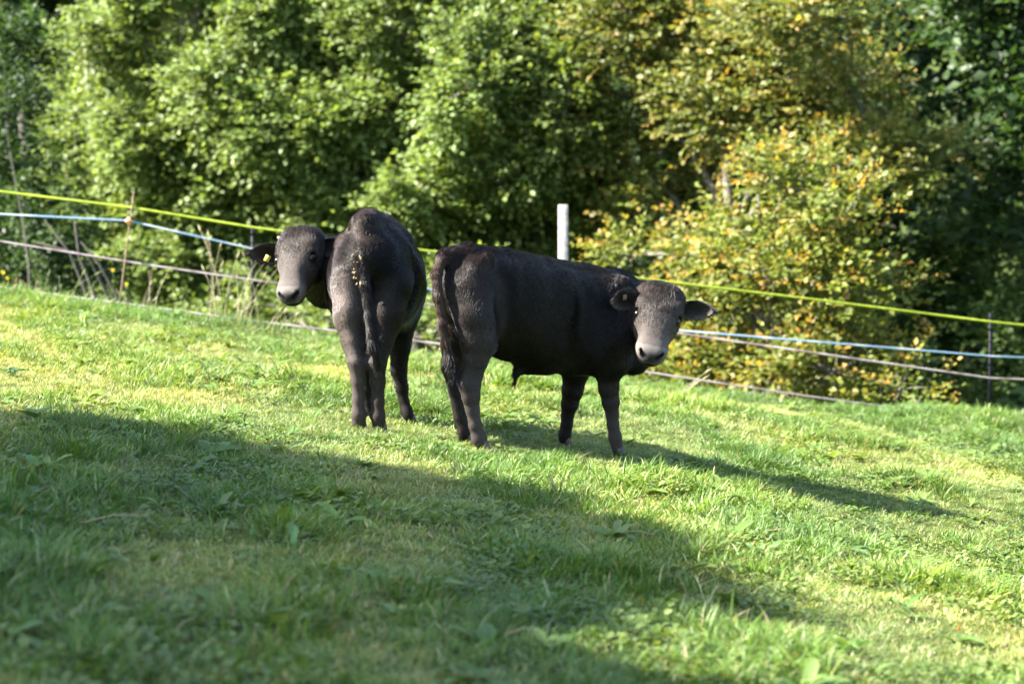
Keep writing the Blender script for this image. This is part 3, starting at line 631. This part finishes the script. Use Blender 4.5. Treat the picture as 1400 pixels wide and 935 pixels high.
def grass_points():
    xs = []; ys = []
    for (y0, y1, den) in ((6.6, 10.5, 380), (10.5, 14.5, 350), (14.5, 18.5, 330), (18.5, 26.5, 330)):
        wd = y1 * .19 + .7; n = int(den * (y1 - y0) * 2 * wd); xs.append(rng.uniform(-wd, wd, n)); ys.append(rng.uniform(y0, y1, n))
    x = np.concatenate(xs); y = np.concatenate(ys)
    # a thinner sward goes on past the frame
    n = 14000; x2 = rng.uniform(-14, 14, n); y2 = rng.uniform(1, 28, n); m = np.abs(x2) > y2 * .19 + .7
    x = np.concatenate([x, x2[m]]); y = np.concatenate([y, y2[m]])
    n = len(x); a = noise(x * 1.9 + y * .3, y * .75, 61); b = noise(x * 4.1, y * 1.9, 62); c = noise(x * .7, y * .3, 63); d = noise(x * 8, y * 4, 64)
    idx = rng.integers(0, 7, n); u = rng.random(n)
    med = (a * .6 + b * .4) ; m = (u < sstep(.5, .68, med) * .65); idx[m] = rng.integers(7, 11, m.sum())
    lg = a * .45 + b * .3 + d * .25
    # known long tufts of the pasture: (x,y,radius)
    known = []
    for px, row, y_, rx, ry in ((850, 660, 14.1, .30, .22), (720, 770, 11.1, .14, .3), (830, 780, 10.9, .16, .3), (400, 760, 11.0, .14, .4), (300, 750, 11.5, .1, .3), (1060, 890, 9.4, .15, .4), (1250, 600, 17.0, .3, .25), (1340, 575, 22.8, .8, .6), (1250, 560, 23, .5, .5), (100, 400, 22.6, .6, .5), (700, 500, 20, .6, .4),
                                (20, 900, 9, .12, .4), (380, 930, 8.9, .12, .4), (560, 860, 9.8, .1, .3), (1150, 590, 19, .4, .3), (400, 520, 18, .35, .3), (940, 545, 20.3, .5, .4), (1290, 760, 11.9, .3, .2)):
        P = at(px, row, y_); known.append(np.exp(-((x - P[0]) / rx) ** 2 - ((y - y_) / ry) ** 2))
    kn = np.max(known, 0); m = (u < sstep(.64, .76, lg) * .35) | (rng.random(n) < kn * .6); idx[m] = rng.integers(11, 15, m.sum())
    brow = (y > 22.8) & (y < 24.6) & (rng.random(n) < .10); idx[brow] = rng.integers(11, 15, brow.sum())
    dry = (1 - a) * .45 + c * .25 + d * .3; m = (rng.random(n) < sstep(.58, .74, dry) * .22) & (kn < .3); idx[m] = rng.integers(15, 18, m.sum())
    m = (rng.random(n) < sstep(.5, .7, noise(x * 2.1, y * 1.7, 66)) * .30); idx[m] = rng.integers(18, 21, m.sum())
    m = rng.random(n) < .012 + .03 * kn; idx[m] = rng.integers(21, 24, m.sum())
    scl = rng.uniform(.7, 1.25, n) * (.8 + .45 * a) * (1 + .35 * kn)
    calm = np.exp(-((y - 15.9) / .9) ** 2); scl *= 1 - .18 * calm
    t1 = noise(x * 1.6 + 7, y * .6, 71); t2 = noise(x * 6, y * 3, 72); br = .72 + .55 * t2 * .6 + .35 * t1
    tint = np.stack([br * (.85 + .45 * t1), br * (.95 + .12 * t1), br * (.9 + .3 * rng.random(n))], 1) * rng.uniform(.85, 1.15, (n, 1))
    return x, y, H(x, y), idx, scl, tint
if 'nograss' not in DEBUG:
    x, y, z, idx, scl, tint = grass_points(); n = len(x)
    me = bpy.data.meshes.new('grass'); me.vertices.add(n); me.vertices.foreach_set('co', np.stack([x, y, z], 1).astype(np.float32).ravel())
    for nm, ty, a, key in (('kind_index', 'INT', idx.astype(np.int32), 'value'), ('size', 'FLOAT', scl.astype(np.float32), 'value'),
                           ('turn', 'FLOAT_VECTOR', np.stack([rng.normal(0, .12, n), .13 + rng.normal(0, .12, n), rng.uniform(0, 6.28, n)], 1).astype(np.float32).ravel(), 'vector'),
                           ('shade_tint', 'FLOAT_COLOR', np.concatenate([tint, np.ones((n, 1))], 1).astype(np.float32).ravel(), 'color')):
        t_ = me.attributes.new(nm, ty, 'POINT'); t_.data.foreach_set(key, a)
    go = bpy.data.objects.new('grass', me); col.objects.link(go); tag(go, 'short green pasture grass with clover, thatch and longer tufts', 'grass', kind='stuff')
    ng = bpy.data.node_groups.new('grass_scatter', 'GeometryNodeTree'); ng.interface.new_socket('Geometry', in_out='INPUT', socket_type='NodeSocketGeometry'); ng.interface.new_socket('Geometry', in_out='OUTPUT', socket_type='NodeSocketGeometry')
    N_ = ng.nodes.new; gi = N_('NodeGroupInput'); gout = N_('NodeGroupOutput'); iop = N_('GeometryNodeInstanceOnPoints'); ci = N_('GeometryNodeCollectionInfo')
    ci.inputs['Collection'].default_value = pc; ci.inputs['Separate Children'].default_value = True; ci.inputs['Reset Children'].default_value = True
    iop.inputs['Pick Instance'].default_value = True
    def attr(nm, ty):
        q = N_('GeometryNodeInputNamedAttribute'); q.data_type = ty; q.inputs['Name'].default_value = nm; return q.outputs['Attribute']
    ln = ng.links.new; ln(gi.outputs[0], iop.inputs['Points']); ln(ci.outputs[0], iop.inputs['Instance']); ln(attr('kind_index', 'INT'), iop.inputs['Instance Index'])
    ln(attr('turn', 'FLOAT_VECTOR'), iop.inputs['Rotation']); ln(attr('size', 'FLOAT'), iop.inputs['Scale']); ln(iop.outputs[0], gout.inputs[0])
    md = go.modifiers.new('scatter', 'NODES'); md.node_group = ng

# ------------------------------------------------------------------ single plants, stalks and flowers
pr = np.random.default_rng(91)
def stalk_clump(px, row, y, n, hgt, spread, leanx, label, c=(.42, .36, .22), cat='grass stalks', name='dry_grass', group='dry grass clumps along the fence', head=True, th=.0022):
    b = at(px, row, y); b[2] = float(H(b[0], y)); root = empty(name, b); tag(root, label, cat, group)
    for k in range(n):
        s0 = np.array([pr.normal(0, spread), pr.normal(0, spread * .5), -.03]); hh = hgt * pr.uniform(.55, 1.1); lx = leanx + pr.normal(0, .22); ly = pr.normal(0, .15)
        p = [s0 + np.array([lx * hh * t * t, ly * hh * t * t, hh * t]) for t in np.linspace(0, 1, 6)]; mb = MB(); cc = np.array(c) * pr.uniform(.75, 1.25)
        mb.tube(p, np.linspace(th, th * .5, 6), 5, cc)
        if head and pr.random() < .7:
            d = nrm(p[-1] - p[-2]); mb.tube([p[-1] - d * .01, p[-1] + d * .02, p[-1] + d * .06], [.002, .0055, .001], 5, cc * .9)
        if pr.random() < .8:
            q = p[2]; mb.add([q, q + np.array([.05, 0, .07]) * pr.choice([-1, 1]) + np.array([0, 0, .04]), q + np.array([.008, 0, .03])], [(0, 1, 2)], cc)
        mb.build('stalk', M_straw, root, loc=None)
    return root
M_straw = leafy('dry_stalk', trans=.2, rough=.6, spec=.3, tcol=(1, 1, 1))
stalk_clump(292, 430, 23.7, 7, .72, .05, .04, 'tall clump of dry straw stalks between the rod stake and the calf with the yellow tag')
stalk_clump(335, 432, 23.6, 8, .60, .07, .16, 'dense straw stalks around the foot of the post behind the tagged ear')
stalk_clump(375, 436, 23.4, 6, .33, .09, .5, 'short bent straw stalks under the muzzle of the calf with the yellow tag')
stalk_clump(215, 410, 23.8, 4, .45, .12, .12, 'thin sparse stalks just right of the leaning rod stake')
stalk_clump(80, 398, 23.9, 6, .28, .13, .35, 'short green-brown stalks against the dark gap at the left edge', (.22, .26, .10))
stalk_clump(20, 390, 24.0, 5, .16, .12, .1, 'low brown seed stalks beside the yellow flowers at the left edge', (.26, .15, .09))
stalk_clump(930, 540, 21.0, 5, .26, .05, .75, 'pale bent straws right of the muzzle of the side-on calf')
stalk_clump(583, 470, 23.5, 3, .14, .03, .1, 'few short straws between the two calves under the lowest strand')
stalk_clump(577, 584, 16.9, 1, .50, .0, .16, 'single dark thin stalk standing between the two calves', (.10, .09, .04), group=None, name='weed_stalk', head=False, th=.0032)
stalk_clump(968, 838, 10.2, 1, .22, .0, -.22, 'single pale straw standing up in the near shade', (.52, .50, .30), group=None, name='straw_stalk', head=False)
stalk_clump(1128, 665, 13.6, 1, .10, .0, .1, 'single small reddish seed stalk in the sunlit turf', (.22, .10, .07), group=None, name='seed_stalk', head=False)
# lying straws
for px, row, y, dx, dz, lab in ((110, 828, 10.3, .24, .14, 'long brown straw lying across the shaded turf'), (1075, 862, 9.9, .10, -.01, 'short pale straw lying on the sunlit turf'), (690, 930, 8.8, .12, .05, 'pale straw lying at the bottom of the view')):
    p0 = at(px, row, y); p0[2] = float(H(p0[0], y)) + .05; p1 = p0 + np.array([dx, .05, 0]); p1[2] = float(H(p1[0], p1[1])) + .05 + abs(dz) * .35; m_ = (p0 + p1) / 2 + np.array([0, 0, .015])
    mb = MB(); mb.tube([p0, m_, p1], [.0025, .0022, .0015], 6, (.36, .27, .15)); o = mb.build('loose_straw', M_straw, loc=p0); tag(o, lab, 'straw')
def broad(px, row, y, leaves, label, c=(.09, .17, .035), group='broad-leaved weeds in the pasture'):
    """leaves: (azimuth, length, width, steepness)"""
    b = at(px, row, y); b[2] = float(H(b[0], y)); root = empty('broad_leaved_weed', b); tag(root, label, 'weed', group)
    for az, L, wd, st in leaves:
        d = np.array([math.cos(az), math.sin(az), 0]); sd_ = np.array([-d[1], d[0], 0]); V = []; n = 9
        for i in range(n):
            t = i / (n - 1); k = math.sin(math.pi * min(1, t * .92 + .06)) ** .75; th = math.radians(st); q = d * L * (t * math.cos(th) + .45 * t * t) + np.array([0, 0, 1]) * L * (t * math.sin(th) - .55 * t * t * math.sin(th)) + np.array([0, 0, .01])
            for v in (-1, -.5, 0, .5, 1): V.append(q + sd_ * wd * k * v + np.array([0, 0, 1]) * (abs(v) * wd * .35 * k + .006 * math.sin(t * 17 + v * 3)))
        F = [(i * 5 + j, i * 5 + j + 1, i * 5 + j + 6, i * 5 + j + 5) for i in range(n - 1) for j in range(4)]
        cc = np.array(c) * pr.uniform(.8, 1.2); C = [cc * (1.35 if j == 2 else 1) for i in range(n) for j in range(5)]
        mesh_obj('leaf', V, np.array(F), M_plant, root, True, {'tint': np.array(C)})
    return root
broad(720, 795, 10.9, [(2.6, .13, .014, 62), (1.6, .15, .013, 75), (.4, .12, .012, 60), (3.4, .11, .012, 45), (5.6, .09, .012, 40)], 'arching broad weed leaves in the near shade below the side-on calf')
broad(1040, 750, 12.0, [(.5, .17, .020, 48), (2.5, .13, .016, 55), (1.4, .11, .016, 70)], 'large pale weed leaf curving up in the sun at the tip of the tree shade', (.12, .20, .06))
broad(402, 806, 10.5, [(1.6, .15, .016, 84), (.2, .10, .012, 30), (3.6, .09, .012, 35)], 'single upright broad leaf in the shaded turf', (.10, .19, .05))
broad(745, 648, 14.5, [(3.3, .16, .017, 30), (.2, .15, .016, 32), (2.4, .13, .015, 45), (5.1, .10, .015, 30), (1.2, .11, .014, 55)], 'sunlit spreading weed leaves just in front of the hooves', (.12, .20, .045))
broad(850, 645, 14.7, [(.1, .17, .017, 34), (3.0, .13, .017, 36), (.9, .14, .014, 50), (5.8, .12, .016, 25)], 'weed with long sunlit leaves by the near front hoof', (.11, .20, .04))
broad(15, 562, 16.0, [(.6, .09, .022, 35), (2.4, .09, .022, 35), (1.5, .08, .02, 60), (5.2, .07, .02, 30)], 'small dark clover-like weed at the left edge of the tree shade', (.03, .07, .02))
broad(310, 535, 17.6, [(2.9, .15, .02, 26), (.3, .13, .02, 26), (1.3, .10, .02, 60)], 'flat leaved weed in the sunlit turf left of the calves')
broad(350, 545, 17.2, [(2.7, .12, .02, 26), (.2, .13, .02, 32), (1.7, .10, .02, 50), (4.6, .1, .02, 20)], 'second flat leaved weed, nearer the hind legs of the calf seen from behind')
broad(1120, 600, 18.0, [(2.2, .15, .016, 60), (.7, .16, .016, 60), (1.5, .13, .014, 75), (3.4, .12, .014, 40)], 'upright weed in the sun below the lowest strand')
broad(1270, 625, 17.2, [(2.5, .14, .018, 45), (.4, .15, .018, 45), (1.4, .13, .016, 65), (5, .1, .016, 35)], 'leafy weed in the sun below the clear-standing post')
broad(1240, 800, 11.0, [(.9, .12, .016, 45), (2.6, .09, .014, 40), (4.7, .08, .015, 25)], 'weed leaf standing in the sunlit near turf at the right')
broad(1060, 925, 9.0, [(1.7, .13, .020, 75), (.2, .08, .016, 40), (3.2, .08, .016, 40)], 'pale upright leaf at the bottom of the view', (.16, .22, .10))
broad(1150, 860, 9.9, [(.4, .09, .016, 40), (2.2, .10, .016, 40), (3.9, .08, .016, 30), (5.4, .08, .016, 30), (1.3, .07, .014, 65)], 'rosette of leaves in the sunlit near turf')
def flower(px, row, y, sz, c, label, cat='flower', group=None, white=False):
    P = at(px, row, y); g0 = float(H(P[0], y)); P[2] = max(P[2], g0 + .05); b = np.array([P[0], y, g0]); root = empty('flower', b); tag(root, label, cat, group)
    mb = MB(); mb.tube([np.array([0, 0, -.02]), np.array([.01, 0, (P[2] - g0) * .6]), P - b], [.0018, .0016, .0014], 5, (.08, .13, .03)); mb.build('stem', M_grass if False else M_petal, root)
    for k in range(9):
        a = k / 9 * 2 * math.pi; d = np.array([math.cos(a) * .9, -.35, math.sin(a) * .9]); e = np.array([-math.sin(a), 0, math.cos(a)]); q = P - b; mb = MB()
        mb.add([q, q + d * sz * .6 + e * sz * .28, q + d * sz, q + d * sz * .6 - e * sz * .28], [(0, 1, 2), (0, 2, 3)], c); mb.build('petal', M_petal, root)
    mb = MB(); mb.tube([P - b + np.array([0, .002, 0]), P - b + np.array([0, -.006, 0])], [sz * .35, sz * .25], 8, (.55, .40, .04)); mb.build('flower_centre', M_petal, root)
YG = 'yellow flowers along the brow'
flower(4, 372, 23.8, .022, (.75, .60, .03), 'yellow flower at the very left edge, upper of a close pair', group=YG)
flower(10, 380, 23.7, .018, (.72, .55, .03), 'yellow flower at the left edge, lower of a close pair', group=YG)
flower(154, 369, 23.6, .020, (.75, .52, .03), 'yellow flower just left of the leaning rod stake', group=YG)
flower(173, 388, 23.4, .020, (.75, .58, .03), 'yellow flower just right of the foot of the rod stake', group=YG)
flower(865, 578, 16.9, .016, (.75, .66, .20), 'small pale yellow flower in the sunlit turf under the head of the side-on calf')
flower(112, 476, 19.4, .020, (.75, .75, .70), 'white clover flower in the sunlit turf at the left', group='white clover flowers')
flower(208, 466, 19.6, .012, (.75, .75, .70), 'tiny white clover flower on the sunlit turf between the left edge and the calves', group='white clover flowers')
flower(1067, 547, 21.5, .016, (.72, .70, .66), 'white clover flower near the lowest strand right of the calves', group='white clover flowers')
flower(1310, 858, 9.9, .010, (.55, .10, .04), 'tiny red flower in the sunlit near turf at the right')

# ------------------------------------------------------------------ trees
def leaf_mesh(name, P, D, Nn, S, Cc, mat, parent, org):
    """folded kite leaves, two triangles each"""
    sd_ = nrm(np.cross(D, Nn)); up = np.cross(sd_, D); S = S[:, None]
    a = P; b = P + D * S * .5 + sd_ * S * .33 + up * S * .08; c = P + D * S; d = P + D * S * .5 - sd_ * S * .33 + up * S * .08
    V = np.stack([a, b, c, d], 1).reshape(-1, 3) - org; n = len(P); i = np.arange(n) * 4
    F = np.concatenate([np.stack([i, i + 1, i + 2], 1), np.stack([i, i + 2, i + 3], 1)])
    o = mesh_obj(name, V, [F], mat, parent, False, {'tint': np.repeat(Cc, 4, 0)}); return o

LEAFN = [0]
def make_tree(kind, label, cat, group, base, lobes, leaf, cols, r, trunk_r=.12, bark=None, density=1.0, tipcol=None, sub=9, lift=.35, stems=1, limbs=True):
    """lobes: (cx,cy,cz,rx,ry,rz)"""
    base = np.array(base, float); root = empty(kind, base); tag(root, label, cat, group); bark = bark or M_bark
    P = []; D = []; Nn = []; S = []; Cc = []; subs = []
    for (cx, cy, cz, rx, ry, rz) in lobes:
        c = np.array([cx, cy, cz]); R = np.array([rx, ry, rz])
        for k in range(sub):
            d = nrm(r.normal(0, 1, 3)); d[1] -= .25; d = nrm(d); s = r.uniform(.32, .52); subs.append((c + d * R * r.uniform(.45, .85), R * s, c, r.uniform(.75, 1.2)))
    for q, Rs, c, bri in subs:
        area = 4 * math.pi * (Rs.mean()) ** 2; nt_ = max(3, int(area * density * 26)); nl = 11
        d = nrm(r.normal(0, 1, (nt_, 3))); rad = r.random(nt_) ** .4; o = q + d * Rs * rad[:, None]
        g_ = nrm(d * .5 + nrm(q - c) * .7 + np.array([-.10, -.15, lift]) + r.normal(0, .35, (nt_, 3)))
        Lt = r.uniform(.22, .5, nt_)[:, None]
        tw2 = r.random(nt_)
        for j in range(nl):
            t = (j + .5) / nl; sgn = 1 if j % 2 else -1
            sd_ = nrm(np.cross(g_, [0, 0, 1.]) + r.normal(0, .15, (nt_, 3))) * sgn
            pp = o + g_ * Lt * t + np.array([0, 0, -.06]) * t * t + sd_ * .01
            dd = nrm(g_ * .55 + sd_ * (.9 if j < nl - 1 else .1) + r.normal(0, .25, (nt_, 3)) + np.array([0, 0, -.12]))
            nn = nrm(np.array([-.40, -.28, .72]) + r.normal(0, .42, (nt_, 3)))
            cc = np.array(cols[0]) + (np.array(cols[1]) - np.array(cols[0])) * r.random((nt_, 1)); cc = cc * (bri * r.uniform(.75, 1.25, (nt_, 1)))
            if tipcol is not None:
                k_ = np.clip(tipcol[1] * 5 * (tw2 ** 3) * (.05 + 1.3 * t ** 2.2) * (.3 + rad) * bri, 0, 1)[:, None]; cc = cc * (1 - k_) + np.array(tipcol[0]) * r.uniform(.7, 1.25, (nt_, 1)) * k_
            P.append(pp); D.append(dd); Nn.append(nn); S.append(leaf * r.uniform(.55, 1.2, nt_)); Cc.append(cc)
    P, D, Nn, S, Cc = map(np.concatenate, (P, D, Nn, S, Cc))
    LEAFN[0] += len(P)
    o = leaf_mesh('crown', P, D, Nn, S, Cc, M_leaf, root, base); o['kind'] = 'stuff'
    mb = MB(); mid = np.mean([l[:3] for l in lobes], 0); top = max(l[2] for l in lobes)
    for s in range(stems):
        b = base + np.array([r.normal(0, .18) * (stems > 1), r.normal(0, .1), -.3]); tp = np.array([mid[0] + r.normal(0, .5) * (stems > 1), mid[1], top])
        pts = [b + (tp - b) * t + np.array([math.sin(t * 5 + s) * .12, math.cos(t * 4 + s) * .08, 0]) for t in np.linspace(0, 1, 9)]
        mb.tube(pts, np.linspace(trunk_r, trunk_r * .2, 9), 9)
    mb.build('trunk', bark, root, loc=None).location = -base
    if limbs:
        mb = MB()
        for li, (cx, cy, cz, rx, ry, rz) in enumerate(lobes):
            c = np.array([cx, cy, cz]); t0 = np.clip((cz - base[2]) / (top - base[2]) - .25, .08, .8); s0 = base + (np.array([mid[0], mid[1], top]) - base) * t0
            pts = [s0 + (c - s0) * t + np.array([0, 0, .25 * math.sin(math.pi * t)]) for t in np.linspace(0, 1, 5)]; mb.tube(pts, np.linspace(trunk_r * .38, trunk_r * .16, 5), 6)
            for q, Rs, cc_, bri in subs:
                if np.allclose(cc_, c):
                    e = q + nrm(q - c) * Rs.mean() * .7; m_ = (c + e) / 2 + r.normal(0, .06, 3); mb.tube([c, m_, e], [trunk_r * .16, trunk_r * .1, .006], 5, cap=False)
        mb.build('limbs', bark, root).location = -base
    return root
def lob(lst, y, dep=.8, jit=.8, r=rng):
    out = []
    for q in lst:
        px, row, rx, rz = q[:4]; yy = y + 6.0 - 10.0 * px / 1400 + (q[4] if len(q) > 4 else r.uniform(-jit, jit)); s = yy / FPX; P = at(px, row, yy); out.append((P[0], P[1], P[2], rx * s, max(rx, rz) * s * dep, rz * s))
    return out
def gb(px, y):
    x = (px - 700) / FPX * y; return (x, y, float(H(x, y)))
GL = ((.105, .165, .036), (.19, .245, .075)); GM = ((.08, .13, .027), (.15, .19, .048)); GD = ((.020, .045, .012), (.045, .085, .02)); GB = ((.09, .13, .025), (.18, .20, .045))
tr = np.random.default_rng(17)
if 'notrees' not in DEBUG:
    make_tree('maple_tree', 'bright green bushy tree with pale leaning stems, beside the dark gap at the left edge', 'tree', 'trees beyond the fence', gb(120, 36), lob([(250, 110, 130, 110), (150, 180, 80, 80), (330, 230, 120, 110), (170, 290, 85, 70), (260, 30, 130, 80), (300, 350, 110, 50), (230, 370, 80, 45, -.6), (380, 20, 90, 70), (330, 120, 90, 70, -.8), (210, 190, 80, 60, -.9), (400, 170, 80, 80, -.6), (120, 80, 50, 60), (90, 250, 40, 40)], 30.5, r=tr), .085, GL, tr, .08, M_bark_pale, 2.3, sub=13, stems=3)
    make_tree('ash_tree', 'light green leafy tree rising behind the calf with the yellow tag', 'tree', 'trees beyond the fence', gb(480, 34.2), lob([(460, 90, 110, 110), (560, 180, 110, 100), (440, 250, 95, 90), (560, 30, 110, 80), (520, 330, 100, 55), (400, 370, 90, 45), (620, 350, 80, 40), (600, 280, 70, 60), (500, 130, 80, 70, -.9), (480, 300, 80, 50, -.9), (570, 260, 70, 60, -1.1), (640, 120, 60, 80, -.9), (560, 380, 80, 40, -.8)], 31.5, r=tr), .085, GL, tr, .07, M_bark_pale, 2.3, sub=13, stems=2)
    make_tree('ash_tree', 'mid green tree between the pale trees and the autumn beech', 'tree', 'trees beyond the fence', gb(700, 34), lob([(680, 80, 100, 100), (700, 220, 85, 80), (760, 20, 100, 70), (690, 320, 80, 50), (770, 130, 70, 70), (650, 160, 60, 60), (760, 400, 90, 50), (730, 270, 70, 70, -1.0), (700, 150, 80, 70, -1.2), (660, 260, 70, 60, -1.2), (790, 220, 60, 60, -.6), (760, 170, 60, 60, -1.6), (740, 100, 60, 60, -1.5), (700, 230, 60, 60, -1.8), (720, 60, 80, 60, -1)], 33, r=tr), .085, GM, tr, .11, M_bark, 2.2, sub=12)
    make_tree('beech_tree', 'tall beech with orange-tinged tips filling the upper right', 'tree', 'beech trees turning colour', gb(1000, 32), lob([(930, 50, 120, 75), (1060, 90, 120, 75), (860, 130, 85, 55), (980, 150, 90, 45), (1160, 130, 80, 60), (1190, 220, 75, 38), (1090, 200, 80, 40), (950, 215, 70, 35), (1262, 215, 60, 35), (850, 220, 75, 35), (1130, 20, 110, 60), (860, 20, 90, 50), (820, 300, 70, 40), (900, 290, 60, 35)], 32.5, r=tr), .085, GB, tr, .14, M_bark, 1.7, ((.36, .19, .055), .12), sub=10, lift=.45)
    make_tree('beech_tree', 'small beech with yellow and orange leaves just behind the fence', 'tree', 'beech trees turning colour', gb(1050, 26.8), lob([(1090, 260, 80, 50), (1150, 300, 70, 45), (1010, 330, 75, 45), (1080, 360, 90, 50), (940, 370, 65, 35), (1160, 390, 75, 50), (1000, 420, 90, 50), (1090, 450, 90, 50), (930, 470, 85, 50), (1010, 520, 100, 45), (1140, 510, 80, 40), (860, 350, 45, 22), (1240, 490, 40, 22), (900, 540, 70, 40), (1230, 535, 45, 25), (1050, 560, 80, 40)], 28.6, jit=.5, r=tr), .075, ((.085, .13, .022), (.175, .205, .04)), tr, .08, M_bark, 2.0, ((.44, .21, .04), .15), sub=10, lift=.5)
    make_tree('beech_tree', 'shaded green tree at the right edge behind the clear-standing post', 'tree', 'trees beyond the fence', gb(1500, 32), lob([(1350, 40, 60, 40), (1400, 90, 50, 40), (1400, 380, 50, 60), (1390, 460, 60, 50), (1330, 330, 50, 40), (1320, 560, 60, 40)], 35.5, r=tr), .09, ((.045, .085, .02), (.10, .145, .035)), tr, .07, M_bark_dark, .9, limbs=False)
    make_tree('hazel_bush', 'low green bush on the brow behind the black post by the tagged ear', 'bush', 'bushes behind the fence', gb(430, 29.2), lob([(470, 430, 90, 40), (380, 440, 80, 35), (580, 460, 80, 40), (640, 400, 60, 40), (300, 425, 60, 30)], 26.2, jit=.4, r=tr), .08, GM, tr, .05, M_bark, 1.1)
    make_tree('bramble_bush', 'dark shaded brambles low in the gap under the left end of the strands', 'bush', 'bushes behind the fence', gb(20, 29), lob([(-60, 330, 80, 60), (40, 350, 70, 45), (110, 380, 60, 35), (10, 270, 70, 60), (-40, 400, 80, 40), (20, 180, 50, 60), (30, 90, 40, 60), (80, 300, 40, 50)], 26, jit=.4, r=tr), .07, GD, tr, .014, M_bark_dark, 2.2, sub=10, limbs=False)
    # pale bare stems of an old bush at the left
    base = np.array(gb(110, 28.0)); root = empty('elder_bush', base); tag(root, 'grey bare leaning stems of an old bush in the dark gap', 'bush'); mb = MB()
    for k, (a, b, c) in enumerate((((118, 400), (95, 345), (60, 300)), ((130, 405), (108, 350), (100, 290)), ((150, 410), (120, 350), (45, 330)), ((160, 405), (135, 360), (110, 330)))):
        p = [at(q[0], q[1], 28 + k * .12) for q in (a, b, c)]; p.insert(0, np.array([base[0] + k * .05, 28 + k * .12, base[2] - .2])); mb.tube(p, [.022, .018, .012, .004], 7)
    mb.build('stem', M_bark_dark, root).location = -base
    # the wood behind
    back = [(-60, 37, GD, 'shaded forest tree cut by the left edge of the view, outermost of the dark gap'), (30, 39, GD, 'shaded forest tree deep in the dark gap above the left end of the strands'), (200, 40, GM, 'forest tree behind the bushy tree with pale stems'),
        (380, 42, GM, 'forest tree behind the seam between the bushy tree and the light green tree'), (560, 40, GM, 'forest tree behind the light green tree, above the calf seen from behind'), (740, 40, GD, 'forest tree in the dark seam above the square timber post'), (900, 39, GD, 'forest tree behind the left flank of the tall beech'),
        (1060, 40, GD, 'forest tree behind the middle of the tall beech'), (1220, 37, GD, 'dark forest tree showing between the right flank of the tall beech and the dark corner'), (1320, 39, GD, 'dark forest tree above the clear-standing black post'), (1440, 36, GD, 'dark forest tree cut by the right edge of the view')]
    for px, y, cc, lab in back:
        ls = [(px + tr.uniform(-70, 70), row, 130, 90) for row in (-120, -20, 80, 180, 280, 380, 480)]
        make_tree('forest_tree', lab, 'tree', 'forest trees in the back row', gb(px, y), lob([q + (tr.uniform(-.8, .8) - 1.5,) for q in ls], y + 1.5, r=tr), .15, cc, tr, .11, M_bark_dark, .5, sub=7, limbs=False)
    # the big tree out to the left whose shade lies over the foreground
    L = []
    tgt = [(-.25, 13.2, .75), (-1.3, 13.0, 1.15), (-2.8, 12.8, 1.3), (-4.6, 12.6, 1.5), (-.3, 12.0, .95), (-.3, 11.2, .85), (-.25, 10.4, .85), (-.7, 10.6, 1.0), (-.9, 9.7, 1.0), (-1.1, 9.3, 1.1), (-1.5, 7.9, 1.2), (-1.8, 11.2, 1.5), (-2.2, 9, 1.8), (-4.2, 10.2, 2.2), (-4.5, 7.5, 2.2), (-2, 6.6, 1.6), (-.5, 8.5, .8), (-.7, 7.4, .9), (-2.1, 8.7, 1.2), (-1.2, 8.5, .8), (-3.3, 8.6, 1.2), (-2.6, 10.2, 1.0)]
    for gx_, gy_, rr in tgt:
        gx_ -= .95
        Ld = 12.5; z0 = float(-.13 * gx_); L.append((gx_ + to_sun.x * Ld, gy_ + to_sun.y * Ld, z0 + to_sun.z * Ld, rr * .95, rr * .95, rr * .9))
    bx, by = L[8][0] - .5, L[8][1]
    make_tree('lime_tree', 'broad dense tree standing outside the view, shading the near grass', 'tree', None, (bx, by, float(H(bx, by))), L, .17, GM, tr, .35, M_bark, 1.3, sub=15)
